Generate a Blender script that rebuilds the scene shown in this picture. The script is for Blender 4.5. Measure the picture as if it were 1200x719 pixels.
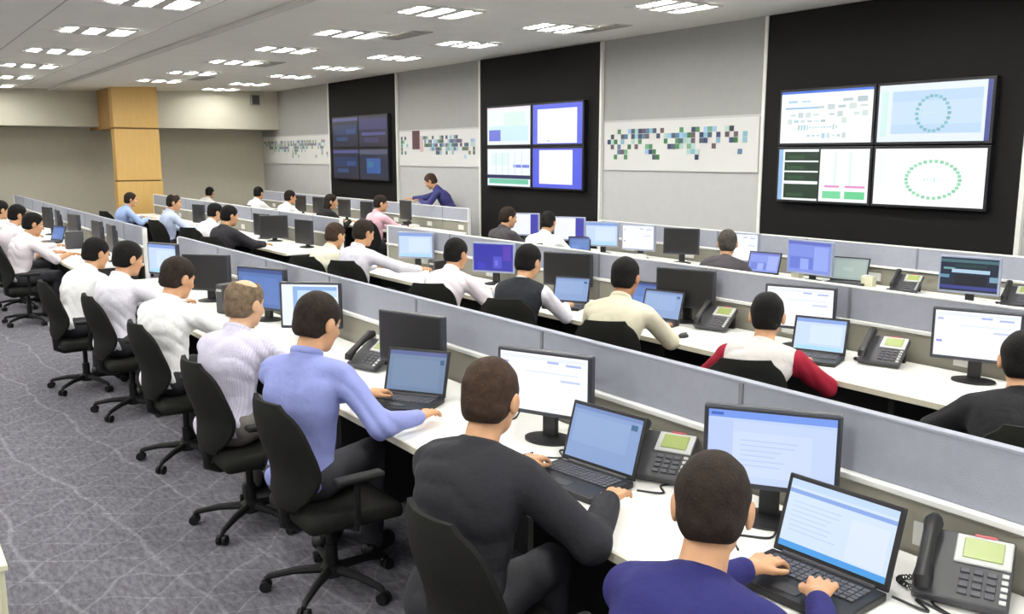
import bpy, bmesh, math, random
import numpy as np
from mathutils import Matrix, Vector, Euler

for o in list(bpy.data.objects):
    bpy.data.objects.remove(o, do_unlink=True)
SC = bpy.context.scene
COL = SC.collection
R = math.radians

# ------------------------------------------------------------------ camera, world, exposure
cd = bpy.data.cameras.new('camera'); cam = bpy.data.objects.new('camera', cd); COL.objects.link(cam)
cd.sensor_fit = 'HORIZONTAL'; cd.sensor_width = 36.0; cd.lens = 36.0 * 1050 / 1200
cd.clip_start = 0.05; cd.clip_end = 200
cam.location = (0, 0, 2.0)
YAW, PITCH = R(90 - 35.6927), R(9.595)          # pan left of +Y, tilt down
cam.rotation_euler = Euler((R(90) - PITCH, 0, YAW), 'XYZ')
SC.camera = cam

wd = bpy.data.worlds.new('world'); SC.world = wd; wd.use_nodes = True
wd.node_tree.nodes['Background'].inputs[0].default_value = (0.93, 0.96, 1.0, 1)
wd.node_tree.nodes['Background'].inputs[1].default_value = 1.0  # uniform fill light added through the open end of the room

LAMP = 76.0                                      # radiance of the ceiling lamp cells
SC.view_settings.view_transform = 'Standard'
SC.view_settings.look = 'None'
SC.view_settings.exposure = 0.1
SC.view_settings.gamma = 1.0
SC.view_settings.use_curve_mapping = False
SC.cycles.max_bounces = 7; SC.cycles.diffuse_bounces = 4
SC.cycles.use_denoising = True
SC.cycles.sample_clamp_indirect = 6.0
SC.cycles.caustics_reflective = False; SC.cycles.caustics_refractive = False

# ------------------------------------------------------------------ materials
def lin(c):
    return tuple(((x / 255) / 12.92 if x / 255 <= .04045 else ((x / 255 + .055) / 1.055) ** 2.4) for x in c[:3]) + (1.0,)

MATS = {}
def mat(name, c, rough=.6, metal=0.0, bump=0.0, bscale=60.0, vary=0.0, vscale=8.0, spec=.5, stripes=None):
    if name in MATS: return MATS[name]
    m = bpy.data.materials.new(name); m.use_nodes = True; MATS[name] = m
    nt = m.node_tree; b = nt.nodes['Principled BSDF']
    b.inputs['Base Color'].default_value = lin(c); b.inputs['Roughness'].default_value = rough
    b.inputs['Metallic'].default_value = metal; b.inputs['Specular IOR Level'].default_value = spec
    tc = nt.nodes.new('ShaderNodeTexCoord')
    if vary > 0:
        n = nt.nodes.new('ShaderNodeTexNoise'); n.inputs['Scale'].default_value = vscale; n.inputs['Detail'].default_value = 4
        nt.links.new(tc.outputs['Object'], n.inputs['Vector'])
        r = nt.nodes.new('ShaderNodeValToRGB')
        r.color_ramp.elements[0].position = .3; r.color_ramp.elements[1].position = .7
        lc = lin(c)
        r.color_ramp.elements[0].color = tuple(max(0, x * (1 - vary)) for x in lc[:3]) + (1,)
        r.color_ramp.elements[1].color = tuple(min(1, x * (1 + vary)) for x in lc[:3]) + (1,)
        nt.links.new(n.outputs['Fac'], r.inputs['Fac']); nt.links.new(r.outputs['Color'], b.inputs['Base Color'])
    if stripes:
        w = nt.nodes.new('ShaderNodeTexWave'); w.bands_direction = 'X'; w.inputs['Scale'].default_value = stripes[1]
        w.inputs['Distortion'].default_value = 1.0
        nt.links.new(tc.outputs['Object'], w.inputs['Vector'])
        mx = nt.nodes.new('ShaderNodeMix'); mx.data_type = 'RGBA'
        mx.inputs['A'].default_value = lin(c); mx.inputs['B'].default_value = lin(stripes[0])
        nt.links.new(w.outputs['Fac'], mx.inputs['Factor']); nt.links.new(mx.outputs['Result'], b.inputs['Base Color'])
    if bump > 0:
        n = nt.nodes.new('ShaderNodeTexNoise'); n.inputs['Scale'].default_value = bscale; n.inputs['Detail'].default_value = 3
        nt.links.new(tc.outputs['Object'], n.inputs['Vector'])
        bp = nt.nodes.new('ShaderNodeBump'); bp.inputs['Strength'].default_value = bump; bp.inputs['Distance'].default_value = .01
        nt.links.new(n.outputs['Fac'], bp.inputs['Height']); nt.links.new(bp.outputs['Normal'], b.inputs['Normal'])
    return m

def emit_mat(name, c, s):
    if name in MATS: return MATS[name]
    m = bpy.data.materials.new(name); m.use_nodes = True; MATS[name] = m
    b = m.node_tree.nodes['Principled BSDF']
    b.inputs['Base Color'].default_value = (.8, .8, .8, 1)
    b.inputs['Emission Color'].default_value = lin(c); b.inputs['Emission Strength'].default_value = s
    return m

def screen_mat():
    m = bpy.data.materials.new('display_picture'); m.use_nodes = True
    nt = m.node_tree; b = nt.nodes['Principled BSDF']
    b.inputs['Base Color'].default_value = (.012, .012, .013, 1); b.inputs['Roughness'].default_value = .35
    a = nt.nodes.new('ShaderNodeAttribute'); a.attribute_name = 'col'
    nt.links.new(a.outputs['Color'], b.inputs['Emission Color']); b.inputs['Emission Strength'].default_value = 1.0
    return m
M_SCREEN = screen_mat()

def flat_mat():
    m = bpy.data.materials.new('printed_tiles'); m.use_nodes = True
    nt = m.node_tree; b = nt.nodes['Principled BSDF']; b.inputs['Roughness'].default_value = .6
    a = nt.nodes.new('ShaderNodeAttribute'); a.attribute_name = 'col'
    nt.links.new(a.outputs['Color'], b.inputs['Base Color'])
    return m
M_PRINT = flat_mat()

def carpet_mat():
    m = bpy.data.materials.new('carpet'); m.use_nodes = True
    nt = m.node_tree; b = nt.nodes['Principled BSDF']; b.inputs['Roughness'].default_value = .95
    b.inputs['Specular IOR Level'].default_value = .15
    tc = nt.nodes.new('ShaderNodeTexCoord')
    n1 = nt.nodes.new('ShaderNodeTexNoise'); n1.inputs['Scale'].default_value = 1.6; n1.inputs['Detail'].default_value = 3
    nt.links.new(tc.outputs['Object'], n1.inputs['Vector'])
    mp = nt.nodes.new('ShaderNodeMapping'); mp.inputs['Scale'].default_value = (5, 14, 1)
    nt.links.new(tc.outputs['Object'], mp.inputs['Vector'])
    n2 = nt.nodes.new('ShaderNodeTexNoise'); n2.inputs['Scale'].default_value = 3.0; n2.inputs['Detail'].default_value = 5; n2.inputs['Roughness'].default_value = .7
    nt.links.new(mp.outputs['Vector'], n2.inputs['Vector'])
    ramp = nt.nodes.new('ShaderNodeValToRGB')
    ramp.color_ramp.elements[0].position = .36; ramp.color_ramp.elements[0].color = lin((90, 89, 97))
    ramp.color_ramp.elements[1].position = .66; ramp.color_ramp.elements[1].color = lin((122, 120, 127))
    nt.links.new(n2.outputs['Fac'], ramp.inputs['Fac'])
    # pale wandering crossing threads
    last = ramp.outputs['Color']
    for k, (ang, sc, ds) in enumerate(((.5, 1.5, 3.2), (-.75, 1.3, 3.6), (1.45, .7, 3.0))):
        mp2 = nt.nodes.new('ShaderNodeMapping'); mp2.inputs['Rotation'].default_value = (0, 0, ang)
        nt.links.new(tc.outputs['Object'], mp2.inputs['Vector'])
        w = nt.nodes.new('ShaderNodeTexWave'); w.inputs['Scale'].default_value = sc; w.inputs['Distortion'].default_value = ds
        w.inputs['Detail'].default_value = 2; w.inputs['Detail Scale'].default_value = 1.4
        nt.links.new(mp2.outputs['Vector'], w.inputs['Vector'])
        r2 = nt.nodes.new('ShaderNodeValToRGB')
        r2.color_ramp.elements[0].position = .988; r2.color_ramp.elements[0].color = (0, 0, 0, 1)
        r2.color_ramp.elements[1].position = 1.0; r2.color_ramp.elements[1].color = (.3, .3, .3, 1)
        nt.links.new(w.outputs['Fac'], r2.inputs['Fac'])
        mul = nt.nodes.new('ShaderNodeMath'); mul.operation = 'MULTIPLY'
        nt.links.new(r2.outputs['Color'], mul.inputs[0]); nt.links.new(n2.outputs['Fac'], mul.inputs[1])
        mx = nt.nodes.new('ShaderNodeMix'); mx.data_type = 'RGBA'
        mx.inputs['B'].default_value = lin((196, 196, 200))
        nt.links.new(mul.outputs[0], mx.inputs['Factor']); nt.links.new(last, mx.inputs['A']); last = mx.outputs['Result']
    nt.links.new(last, b.inputs['Base Color'])
    n3 = nt.nodes.new('ShaderNodeTexNoise'); n3.inputs['Scale'].default_value = 220
    nt.links.new(tc.outputs['Object'], n3.inputs['Vector'])
    bp = nt.nodes.new('ShaderNodeBump'); bp.inputs['Strength'].default_value = .5; bp.inputs['Distance'].default_value = .01
    nt.links.new(n3.outputs['Fac'], bp.inputs['Height']); nt.links.new(bp.outputs['Normal'], b.inputs['Normal'])
    return m

def wood_mat():
    m = bpy.data.materials.new('light_maple'); m.use_nodes = True
    nt = m.node_tree; b = nt.nodes['Principled BSDF']; b.inputs['Roughness'].default_value = .5
    tc = nt.nodes.new('ShaderNodeTexCoord')
    mp = nt.nodes.new('ShaderNodeMapping'); mp.inputs['Scale'].default_value = (14, 14, 1.2)
    nt.links.new(tc.outputs['Object'], mp.inputs['Vector'])
    n = nt.nodes.new('ShaderNodeTexNoise'); n.inputs['Scale'].default_value = 2; n.inputs['Detail'].default_value = 5
    nt.links.new(mp.outputs['Vector'], n.inputs['Vector'])
    r = nt.nodes.new('ShaderNodeValToRGB')
    r.color_ramp.elements[0].color = lin((206, 164, 92)); r.color_ramp.elements[1].color = lin((222, 184, 112))
    nt.links.new(n.outputs['Fac'], r.inputs['Fac']); nt.links.new(r.outputs['Color'], b.inputs['Base Color'])
    return m

M_WALL = mat('wall_paint', (191, 191, 190), .85, bump=.05, bscale=90, vary=.02)
M_WALL_UP = mat('wall_upper_grey', (160, 160, 157), .85, bump=.05, bscale=90, vary=.02)
M_BAND = mat('mural_white', (214, 214, 211), .8)
M_BACK = mat('back_wall_paint', (200, 194, 176), .85, bump=.05, bscale=90, vary=.02)
M_BULK = mat('bulkhead_paint', (190, 186, 170), .85, bump=.05, bscale=90)
M_CEIL = mat('ceiling_paint', (243, 241, 232), .9, bump=.08, bscale=120, vary=.02, vscale=2)
M_PANEL = mat('black_wall_panel', (22, 21, 21), .75, bump=.05, bscale=200, spec=.2)
M_CARPET = carpet_mat(); M_WOOD = wood_mat()
M_WHITE = mat('white_trim', (232, 232, 226), .55)
M_TOP = mat('white_laminate', (252, 251, 246), .45, bump=.02, bscale=200, vary=.01)
M_EDGE = mat('laminate_edge', (214, 208, 188), .5)
M_DARK = mat('dark_modesty_board', (34, 33, 33), .7)
M_FAB = mat('partition_fabric', (160, 163, 175), .9, bump=.25, bscale=260, vary=.03, vscale=20)
M_CABLE = mat('cable_panel_grey', (146, 143, 130), .6, vary=.02)
M_RAIL = mat('partition_rail', (240, 240, 236), .35)
M_POST = mat('partition_post', (128, 130, 136), .5)
M_BLACK = mat('black_plastic', (26, 26, 28), .45, bump=.03, bscale=300)
M_GREYP = mat('charcoal_plastic', (62, 62, 66), .5)
M_BEZ = mat('monitor_bezel', (50, 52, 60), .4)
M_SILVER = mat('silver_plastic', (190, 192, 190), .4)
M_SILBEZ = mat('silver_bezel', (150, 158, 180), .4)
M_LCD = mat('phone_lcd', (150, 165, 92), .35)
M_KEYS = mat('key_grey', (84, 84, 90), .6)
M_CHAIR = mat('chair_cloth', (29, 29, 27), .92, bump=.35, bscale=320, vary=.06, vscale=14, spec=.2)
M_CHAIRP = mat('chair_plastic', (19, 19, 20), .6, spec=.3)
M_METAL = mat('grey_metal', (120, 122, 124), .35, metal=.8)
M_CREAM = mat('cream_laminate', (222, 220, 190), .6)
M_LAMP = emit_mat('lamp_cell', (255, 254, 249), LAMP)
M_LOUVRE = mat('lamp_louvre', (214, 212, 205), .5)
M_VENT = mat('vent_grey', (186, 183, 174), .6)

# ------------------------------------------------------------------ object helpers
def link(name, me, parent=None, loc=None, rot=None):
    o = bpy.data.objects.new(name, me); COL.objects.link(o)
    if parent is not None: o.parent = parent
    if loc is not None: o.location = loc
    if rot is not None: o.rotation_euler = rot
    return o
def tag(o, label=None, cat=None, group=None, kind=None):
    if label: o['label'] = label
    if cat: o['category'] = cat
    if group: o['group'] = group
    if kind: o['kind'] = kind
    return o
def thing(name, label, cat, loc=(0, 0, 0), rz=0.0, group=None):
    o = bpy.data.objects.new(name, None); COL.objects.link(o); o.empty_display_size = .1
    o.location = loc; o.rotation_euler = (0, 0, rz)
    return tag(o, label, cat, group)
def dup(root, loc, rz, label, group=None, parent=None):
    r = root.copy(); COL.objects.link(r); r.location = loc; r.rotation_euler = (0, 0, rz); r['label'] = label
    if group: r['group'] = group
    for ch in list(root.children):
        c = ch.copy(); COL.objects.link(c); c.parent = r
        for g in list(ch.children):
            d = g.copy(); COL.objects.link(d); d.parent = c
    return r

class MB:
    """collects boxes, tubes, lathes and quads; build() links them as one mesh object"""
    def __init__(s): s.bm = bmesh.new(); s.col = None
    def box(s, c, size, bev=0.0, rot=None, seg=2):
        r = bmesh.ops.create_cube(s.bm, size=1.0); vs = r['verts']
        bmesh.ops.scale(s.bm, vec=size, verts=vs)
        if bev > 0:
            es = list({e for v in vs for e in v.link_edges})
            rr = bmesh.ops.bevel(s.bm, geom=es, offset=bev, segments=seg, affect='EDGES', profile=.5, clamp_overlap=True)
            vs = list({v for f in rr['faces'] for v in f.verts} | {v for v in vs if v.is_valid})
            seen = set(vs); st = list(vs)
            while st:
                v = st.pop()
                for e in v.link_edges:
                    w = e.other_vert(v)
                    if w not in seen: seen.add(w); st.append(w)
            vs = list(seen)
        m = Matrix.Translation(c)
        if rot is not None: m = m @ (rot if isinstance(rot, Matrix) else Euler(rot).to_matrix().to_4x4())
        bmesh.ops.transform(s.bm, matrix=m, verts=vs)
        return s
    def tube(s, pts, r, n=8, caps=True):
        pts = [Vector(p) for p in pts]; rings = []
        rs = r if isinstance(r, (list, tuple)) else [r] * len(pts)
        up = Vector((0, 0, 1)); prev = None
        for i, p in enumerate(pts):
            t = (pts[min(i + 1, len(pts) - 1)] - pts[max(i - 1, 0)]).normalized()
            if prev is None:
                a = t.cross(up) if abs(t.z) < .9 else t.cross(Vector((1, 0, 0)))
            else: a = prev - t * prev.dot(t)
            a.normalize(); prev = a; b = t.cross(a)
            rings.append([s.bm.verts.new(p + (a * math.cos(2 * math.pi * k / n) + b * math.sin(2 * math.pi * k / n)) * rs[i]) for k in range(n)])
        for i in range(len(rings) - 1):
            for k in range(n):
                s.bm.faces.new((rings[i][k], rings[i][(k + 1) % n], rings[i + 1][(k + 1) % n], rings[i + 1][k]))
        if caps:
            s.bm.faces.new(rings[0][::-1]); s.bm.faces.new(rings[-1])
        return s
    def lathe(s, prof, n=16, c=(0, 0, 0), sy=1.0):
        rings = [[s.bm.verts.new((c[0] + r * math.cos(2 * math.pi * k / n), c[1] + sy * r * math.sin(2 * math.pi * k / n), c[2] + z)) for k in range(n)] for r, z in prof]
        for i in range(len(rings) - 1):
            for k in range(n):
                s.bm.faces.new((rings[i][k], rings[i][(k + 1) % n], rings[i + 1][(k + 1) % n], rings[i + 1][k]))
        s.bm.faces.new(rings[0][::-1]); s.bm.faces.new(rings[-1])
        return s
    def build(s, name, m, parent=None, loc=None, rot=None, smooth=False):
        bmesh.ops.recalc_face_normals(s.bm, faces=s.bm.faces)
        me = bpy.data.meshes.new(name); s.bm.to_mesh(me); s.bm.free()
        me.materials.append(m)
        if smooth:
            me.polygons.foreach_set('use_smooth', [True] * len(me.polygons))
            try: me.set_sharp_from_angle(angle=R(40))
            except Exception: pass
        return link(name, me, parent, loc, rot)

def box(name, c, size, m, parent=None, bev=0.0, rot=None):
    """a single box whose own origin is its centre"""
    return MB().box((0, 0, 0), size, bev).build(name, m, parent, loc=c, rot=rot)

def quads(name, rects, m, parent=None, loc=None, rot=None, thick=0.0):
    """coloured flat rectangles (x0,z0,x1,z1,(r,g,b),layer) in the XZ plane facing -Y"""
    V = []; F = []; C = []
    for x0, z0, x1, z1, c, ly in rects:
        y = -ly * .0006; b = len(V)
        V += [(x0, y, z0), (x1, y, z0), (x1, y, z1), (x0, y, z1)]; F.append((b, b + 1, b + 2, b + 3)); C.append(c)
        if thick:
            b2 = len(V); V += [(x0, y + thick, z0), (x1, y + thick, z0), (x1, y + thick, z1), (x0, y + thick, z1)]
            for k in range(4):
                k2 = (k + 1) % 4; F.append((b + k2, b + k, b2 + k, b2 + k2)); C.append(c)
    me = bpy.data.meshes.new(name); me.from_pydata(V, [], F); me.materials.append(m)
    at = me.attributes.new('col', 'FLOAT_COLOR', 'CORNER'); k = 0
    vals = []
    for f, c in zip(F, C): vals += list(lin(c)) * len(f)
    at.data.foreach_set('color', vals)
    return link(name, me, parent, loc, rot)

# ------------------------------------------------------------------ the room
RX0, RX1, RY0, RY1 = -24.2, 3.0, -3.5, 9.0
BULKX = -23.0; BULKZ = 2.66
def ceil_z(y): return 3.40 + .038 * (y - 2.5)
def struct(o): o['kind'] = 'structure'; return o

struct(box('floor', ((RX0 + RX1) / 2, (RY0 + RY1) / 2, -.05), (RX1 - RX0, RY1 - RY0, .1), M_CARPET))
# ceiling: two planes meeting along a seam above the first row
def ceiling_slab(name, y0, y1, dz, parent=None):
    v = [(RX0, y0, ceil_z(y0) + dz), (RX1, y0, ceil_z(y0) + dz), (RX1, y1, ceil_z(y1) + dz), (RX0, y1, ceil_z(y1) + dz)]
    v += [(a, b, c + .12) for a, b, c in v]
    me = bpy.data.meshes.new(name)
    me.from_pydata(v, [], [(3, 2, 1, 0), (4, 5, 6, 7), (0, 1, 5, 4), (1, 2, 6, 5), (2, 3, 7, 6), (3, 0, 4, 7)])
    me.materials.append(M_CEIL); return struct(link(name, me, parent))
ce = ceiling_slab('ceiling', 3.62, RY1 + .1, 0)
ceiling_slab('ceiling_bay', RY0, 3.62, .05, ce)
seam = [(x, 3.60, ceil_z(3.6) + .02) for x in (RX0, RX1)]
struct(MB().box(((RX0 + RX1) / 2, 3.615, ceil_z(3.6) + .012), (RX1 - RX0, .03, .045)).build('trim_1', M_LOUVRE))
for k, y in enumerate((.9, 1.7, 3.0)):
    struct(MB().box(((RX0 + RX1) / 2, y, ceil_z(y) + .05), (RX1 - RX0, .014, .008)).build('trim_%d' % (k + 2), M_VENT))

# screen wall: darker grey upper part, paler lower part, mural band between
w = struct(box('wall_back', ((RX0 + RX1) / 2, RY1 + .1, .9), (RX1 - RX0, .2, 1.8), M_WALL))
struct(box('upper_wall', ((RX0 + RX1) / 2 - w.location.x, 0, 2.5 + .7 - .9), (RX1 - RX0, .2, 1.4), M_WALL_UP, w))
struct(box('middle_paint', ((RX0 + RX1) / 2 - w.location.x, 0, 2.15 - .9), (RX1 - RX0, .2, .7), M_WALL, w))
struct(box('wall_left', (RX0 - .1, (RY0 + RY1) / 2, 1.9), (.2, RY1 - RY0 + .4, 3.8), M_BACK))
bh = struct(box('bulkhead', ((RX0 + BULKX) / 2, (RY0 + RY1) / 2, (BULKZ + 3.8) / 2), (BULKX - RX0, RY1 - RY0, 3.8 - BULKZ), M_BULK))
struct(box('wall_front', ((RX0 + RX1) / 2, RY0 - .1, 1.8), (RX1 - RX0, .2, 3.6), M_WALL))

# timber clad column in front of the back wall
cl = tag(bpy.data.objects.new('column', None), kind='structure'); COL.objects.link(cl); cl.location = (-21.65, 5.1, 0)
for z0, z1, gx, gy in ((0, 1.42, .02, .03), (1.45, 2.58, 0, 0), (2.615, 3.56, .0, .0)):
    box('wood_panel', (0, 0, (z0 + z1) / 2), (.3 + gx, .96 + gy, z1 - z0), M_WOOD, cl, bev=.006)
box('panel_joint', (-.01, 0, 1.8), (.26, .92, 3.5), mat('joint_brown', (120, 92, 52), .7), cl)  # darker brown core seen between the wood panels
box('beam_cladding', (-1.28, 0, 3.06), (2.24, .955, .93), mat('darker_maple', (172, 132, 74), .55, vary=.06, vscale=5), cl)

# black panels on the screen wall with pale side trims
PAN = [(-19.75, -16.52), (-13.42, -10.24), (-7.22, -4.17)]
for k, (a, b) in enumerate(PAN):
    zt = ceil_z(9.0) - .01
    p = struct(box('wall_panel', ((a + b) / 2, RY1 - .02, zt / 2), (b - a, .04, zt), M_PANEL))
    for x in (a - .022, b + .022):
        struct(box('side_trim', (x - (a + b) / 2, -.01, 0), (.045, .05, zt), M_WHITE, p))

# mural: a pale band with clusters of small printed squares
rng = random.Random(7)
MURC = [(58, 66, 74), (70, 84, 96), (74, 128, 84), (52, 104, 62), (132, 176, 196), (150, 186, 218), (84, 118, 150), (98, 78, 88), (44, 56, 92), (112, 160, 130), (170, 200, 190)]
def mural(x0, x1, label, seeds, spread, fade=0.0):
    z0, z1 = 1.79, 2.47
    t = thing('wall_mural', label, 'mural', ((x0 + x1) / 2, RY1 - .012, 0))
    box('band', (0, 0, (z0 + z1) / 2), (x1 - x0, .024, z1 - z0), M_BAND, t)
    rects = []; s = .072; used = set()
    for u, wv, n in seeds:
        for _ in range(int(n * .95)):
            gx = round((u * (x1 - x0) + rng.gauss(0, spread)) / s); gz = round((wv + rng.gauss(0, .075)) / s)
            if (gx, gz) in used: continue
            px = gx * s
            if not (.05 < px < x1 - x0 - .12) or not (z0 + .04 < gz * s < z1 - .12): continue
            used.add((gx, gz)); c = rng.choice(MURC)
            c = tuple(int(v + (205 - v) * fade * rng.uniform(.8, 1.6)) for v in c)
            rects.append((px - (x1 - x0) / 2, gz * s, px - (x1 - x0) / 2 + s * .93, gz * s + s * .93, c, 1))
    o = quads('printed_squares', rects, M_PRINT, t, loc=(0, -.016, 0), thick=.004); o['kind'] = 'stuff'
    return t
mural(-10.15, -7.31, 'pale mural band with green and blue squares beside the largest screens',
      [(.05, 2.12, 10), (.13, 2.25, 12), (.12, 1.95, 8), (.22, 2.2, 16), (.26, 2.3, 12), (.33, 2.05, 9), (.40, 2.3, 14), (.47, 2.15, 16), (.55, 2.2, 18), (.62, 2.15, 18), (.69, 2.25, 16), (.76, 2.3, 9), (.84, 2.22, 7), (.93, 2.2, 6), (.9, 2.03, 2)], .10)
m2 = mural(-16.43, -13.51, 'pale mural band with tiny green squares between the middle and farthest screens',
           [(.03, 2.2, 9), (.03, 2.02, 3), (.38, 2.2, 24), (.5, 2.15, 30), (.6, 2.2, 30), (.72, 2.18, 26), (.84, 2.15, 18), (.95, 2.15, 9)], .13, .15)
box('brown_patch', (-.77, -.02, 2.3), (.28, .012, .36), mat('patch_brown', (84, 58, 62), .7), m2, bev=.005)
box('pale_patch', (-.56, -.02, 2.22), (.12, .012, .3), mat('patch_pink', (206, 180, 180), .7), m2, bev=.005)
mural(-24.1, -19.83, 'pale mural band with faded grey green squares near the room corner',
      [(.1, 2.3, 40), (.2, 2.2, 30), (.35, 2.2, 40), (.5, 2.25, 45), (.62, 2.2, 40), (.72, 2.3, 30), (.85, 2.3, 20), (.95, 2.2, 16), (.5, 1.98, 8), (.93, 1.95, 8)], .22, .38)

# ------------------------------------------------------------------ screens
def lerp(a, b, t): return tuple(a[i] + (b[i] - a[i]) * t for i in range(3))
def content(kind, w, h, seed=0):
    """rectangles of a display picture; u,v from 0 to 1, v upward"""
    q = random.Random(seed); out = []
    def r(u0, v0, u1, v1, c, ly=1): out.append(((u0 - .5) * w, (v0 - .5) * h, (u1 - .5) * w, (v1 - .5) * h, c, ly))
    if kind == 'off': r(0, 0, 1, 1, (9, 9, 8), 0)
    elif kind == 'diagram':
        r(0, 0, 1, 1, (246, 250, 252), 0); r(0, .955, 1, 1, (60, 110, 220))
        for v, n, a, b in ((.8, 6, .06, .97), (.68, 8, .05, .97), (.54, 10, .1, .97), (.42, 9, .07, .75), (.3, 14, .2, .65), (.14, 9, .3, .8)):
            for i in range(n):
                u = a + (b - a) * (i + .5) / n; hh = q.choice((.03, .05, .1)); ww = .34 * (b - a) / n
                if q.random() < .85: r(u - ww, v - hh / 2, u + ww, v + hh / 2, q.choice(((196, 208, 210), (180, 196, 202), (206, 220, 214), (172, 206, 226))))
        r(.05, .66, .42, .69, (130, 178, 224), 2)
    elif kind in ('ring_blue', 'ring_white'):
        if kind == 'ring_blue':
            r(0, 0, 1, 1, (226, 236, 250), 0); r(.13, .14, .93, .88, (188, 214, 243)); r(.13, .3, .93, .7, (198, 221, 245), 2); r(.03, .1, .09, .9, (208, 236, 232)); r(.96, 0, 1, 1, (70, 76, 150), 2)
            cx, cz, ru, rv, n, c = .51, .48, .145, .3, 22, (132, 188, 200)
        else:
            r(0, 0, 1, 1, (252, 254, 252), 0); r(.03, .35, .1, .95, (238, 250, 244))
            cx, cz, ru, rv, n, c = .55, .46, .24, .32, 30, (146, 214, 176)
        for i in range(n):
            a = 2 * math.pi * i / n; u = cx + ru * math.cos(a); v = cz + rv * math.sin(a)
            r(u - .016, v - .026, u + .016, v + .026, c if i % 3 else lerp(c, (90, 120, 120), .15), 3)
        for i in range(6): r(cx - .08 + .03 * i, cz + .04 * q.uniform(-1, 1), cx - .065 + .03 * i, cz + .02 + .04 * q.uniform(-1, 1), (196, 232, 226), 3)
    elif kind == 'green_panel':
        r(0, 0, 1, 1, (246, 252, 250), 0); r(.0, 0, .05, 1, (150, 190, 232))
        for i, v in enumerate((.78, .58, .38, .04)):
            r(.07, v, .46, v + (.17 if v > .1 else .28), (18, 50, 26)); r(.1, v + .03, .3, v + .1, (34, 76, 40), 2)
        r(.46, 0, .48, 1, (20, 26, 30)); r(.64, .3, .66, .95, (214, 244, 232)); r(.8, .3, .82, .95, (214, 244, 232))
        r(.54, .27, .7, .31, (222, 140, 196), 2); r(.76, .27, .97, .31, (222, 140, 196), 2)
        r(.52, .06, .72, .2, (116, 214, 156)); r(.76, .06, .97, .2, (104, 208, 146))
    elif kind == 'pale_map':
        r(0, 0, 1, 1, (232, 244, 248), 0); r(0, .93, 1, 1, (240, 226, 240)); r(.05, .1, .95, .5, (206, 234, 240)); r(.04, .1, .32, .4, (110, 120, 214), 2); r(.4, .5, .9, .85, (216, 240, 232))
    elif kind == 'white_blue_edge':
        r(0, 0, 1, 1, (92, 104, 226), 0); r(.1, .02, .9, .88, (250, 252, 255)); r(.3, .06, .36, .1, (190, 200, 240), 2)
    elif kind == 'pale_chart':
        r(0, 0, 1, 1, (236, 246, 252), 0); r(.62, .5, .98, .58, (120, 132, 220)); r(0, .2, 1, .3, (28, 40, 84)); r(.04, .06, .96, .19, (112, 196, 164)); r(.1, .55, .5, .9, (222, 240, 236))
        for i in range(5): r(.2 + .15 * i, .32, .22 + .15 * i, .9, (208, 226, 236), 2)
    elif kind == 'white_blue_sides':
        r(0, 0, 1, 1, (84, 96, 224), 0); r(.14, .1, .82, .96, (252, 252, 255))
    elif kind == 'dim_navy':
        r(0, 0, 1, 1, (24, 28, 52), 0); r(0, .88, 1, .99, (74, 76, 130)); r(.05, .4, .95, .75, (26, 46, 88)); r(.15, .2, .6, .34, (36, 64, 110)); r(.55, .45, .9, .6, (46, 70, 120), 2)
    elif kind == 'dim_purple':
        r(0, 0, 1, 1, (30, 30, 56), 0); r(0, .55, 1, .92, (50, 48, 100)); r(.1, .36, .95, .46, (70, 72, 130)); r(.2, .12, .7, .28, (52, 50, 92))
    elif kind == 'dim_teal':
        r(0, 0, 1, 1, (26, 36, 62), 0); r(0, .84, 1, 1, (74, 80, 104)); r(.25, .2, .75, .7, (44, 84, 150)); r(.3, .4, .5, .6, (50, 110, 140), 2)
    elif kind == 'light_page':
        r(0, 0, 1, 1, (196, 212, 246), 0); r(0, .9, 1, 1, (118, 154, 236)); r(0, .86, 1, .9, (188, 208, 250)); r(.0, .0, .2, .86, (186, 204, 246)); r(.2, .1, .82, .72, (204, 218, 248)); r(.02, .93, .12, .97, (70, 100, 190), 2)
        for i in range(6): r(.26, .6 - .07 * i, .26 + q.uniform(.2, .5), .615 - .07 * i, (184, 200, 236), 3)
    elif kind == 'white_page':
        r(0, 0, 1, 1, (250, 251, 255), 0); r(.02, .9, .98, .96, (232, 238, 252)); r(.55, .86, .68, .9, (170, 186, 240), 2); r(.76, .84, .93, .88, (170, 186, 240), 2)
        r(.3, .68, .9, .71, (226, 234, 250)); r(.7, .56, .92, .6, (196, 206, 244), 2); r(.03, .3, .1, .35, (150, 150, 230), 2); r(.03, .8, .1, .84, (170, 180, 236), 2)
    elif kind == 'white_window':
        r(0, 0, 1, 1, (234, 240, 252), 0); r(.2, .1, .98, .95, (140, 176, 226)); r(.28, .1, .98, .86, (196, 222, 250), 2); r(.4, .1, .98, .7, (236, 244, 252), 3)
    elif kind == 'desktop_blue':
        r(0, 0, 1, 1, (86, 116, 176), 0); r(0, .9, 1, 1, (60, 80, 140)); r(.1, .1, .9, .8, (94, 126, 190)); r(.1, .1, .5, .4, (104, 138, 204), 2)
    elif kind == 'deep_blue':
        r(0, 0, 1, 1, (44, 44, 168), 0); r(.5, .1, .72, .55, (76, 78, 200)); r(.75, .4, .95, .95, (82, 52, 176)); r(.1, .05, .3, .3, (54, 56, 190)); r(.55, .2, .62, .4, (110, 116, 216), 2)
    elif kind == 'slate':
        r(0, 0, 1, 1, (104, 128, 160), 0); r(0, .9, 1, 1, (78, 92, 150)); r(.08, .1, .9, .8, (110, 134, 166)); r(.9, .7, .97, .82, (44, 84, 120), 2)
    elif kind == 'slate_light':
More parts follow.
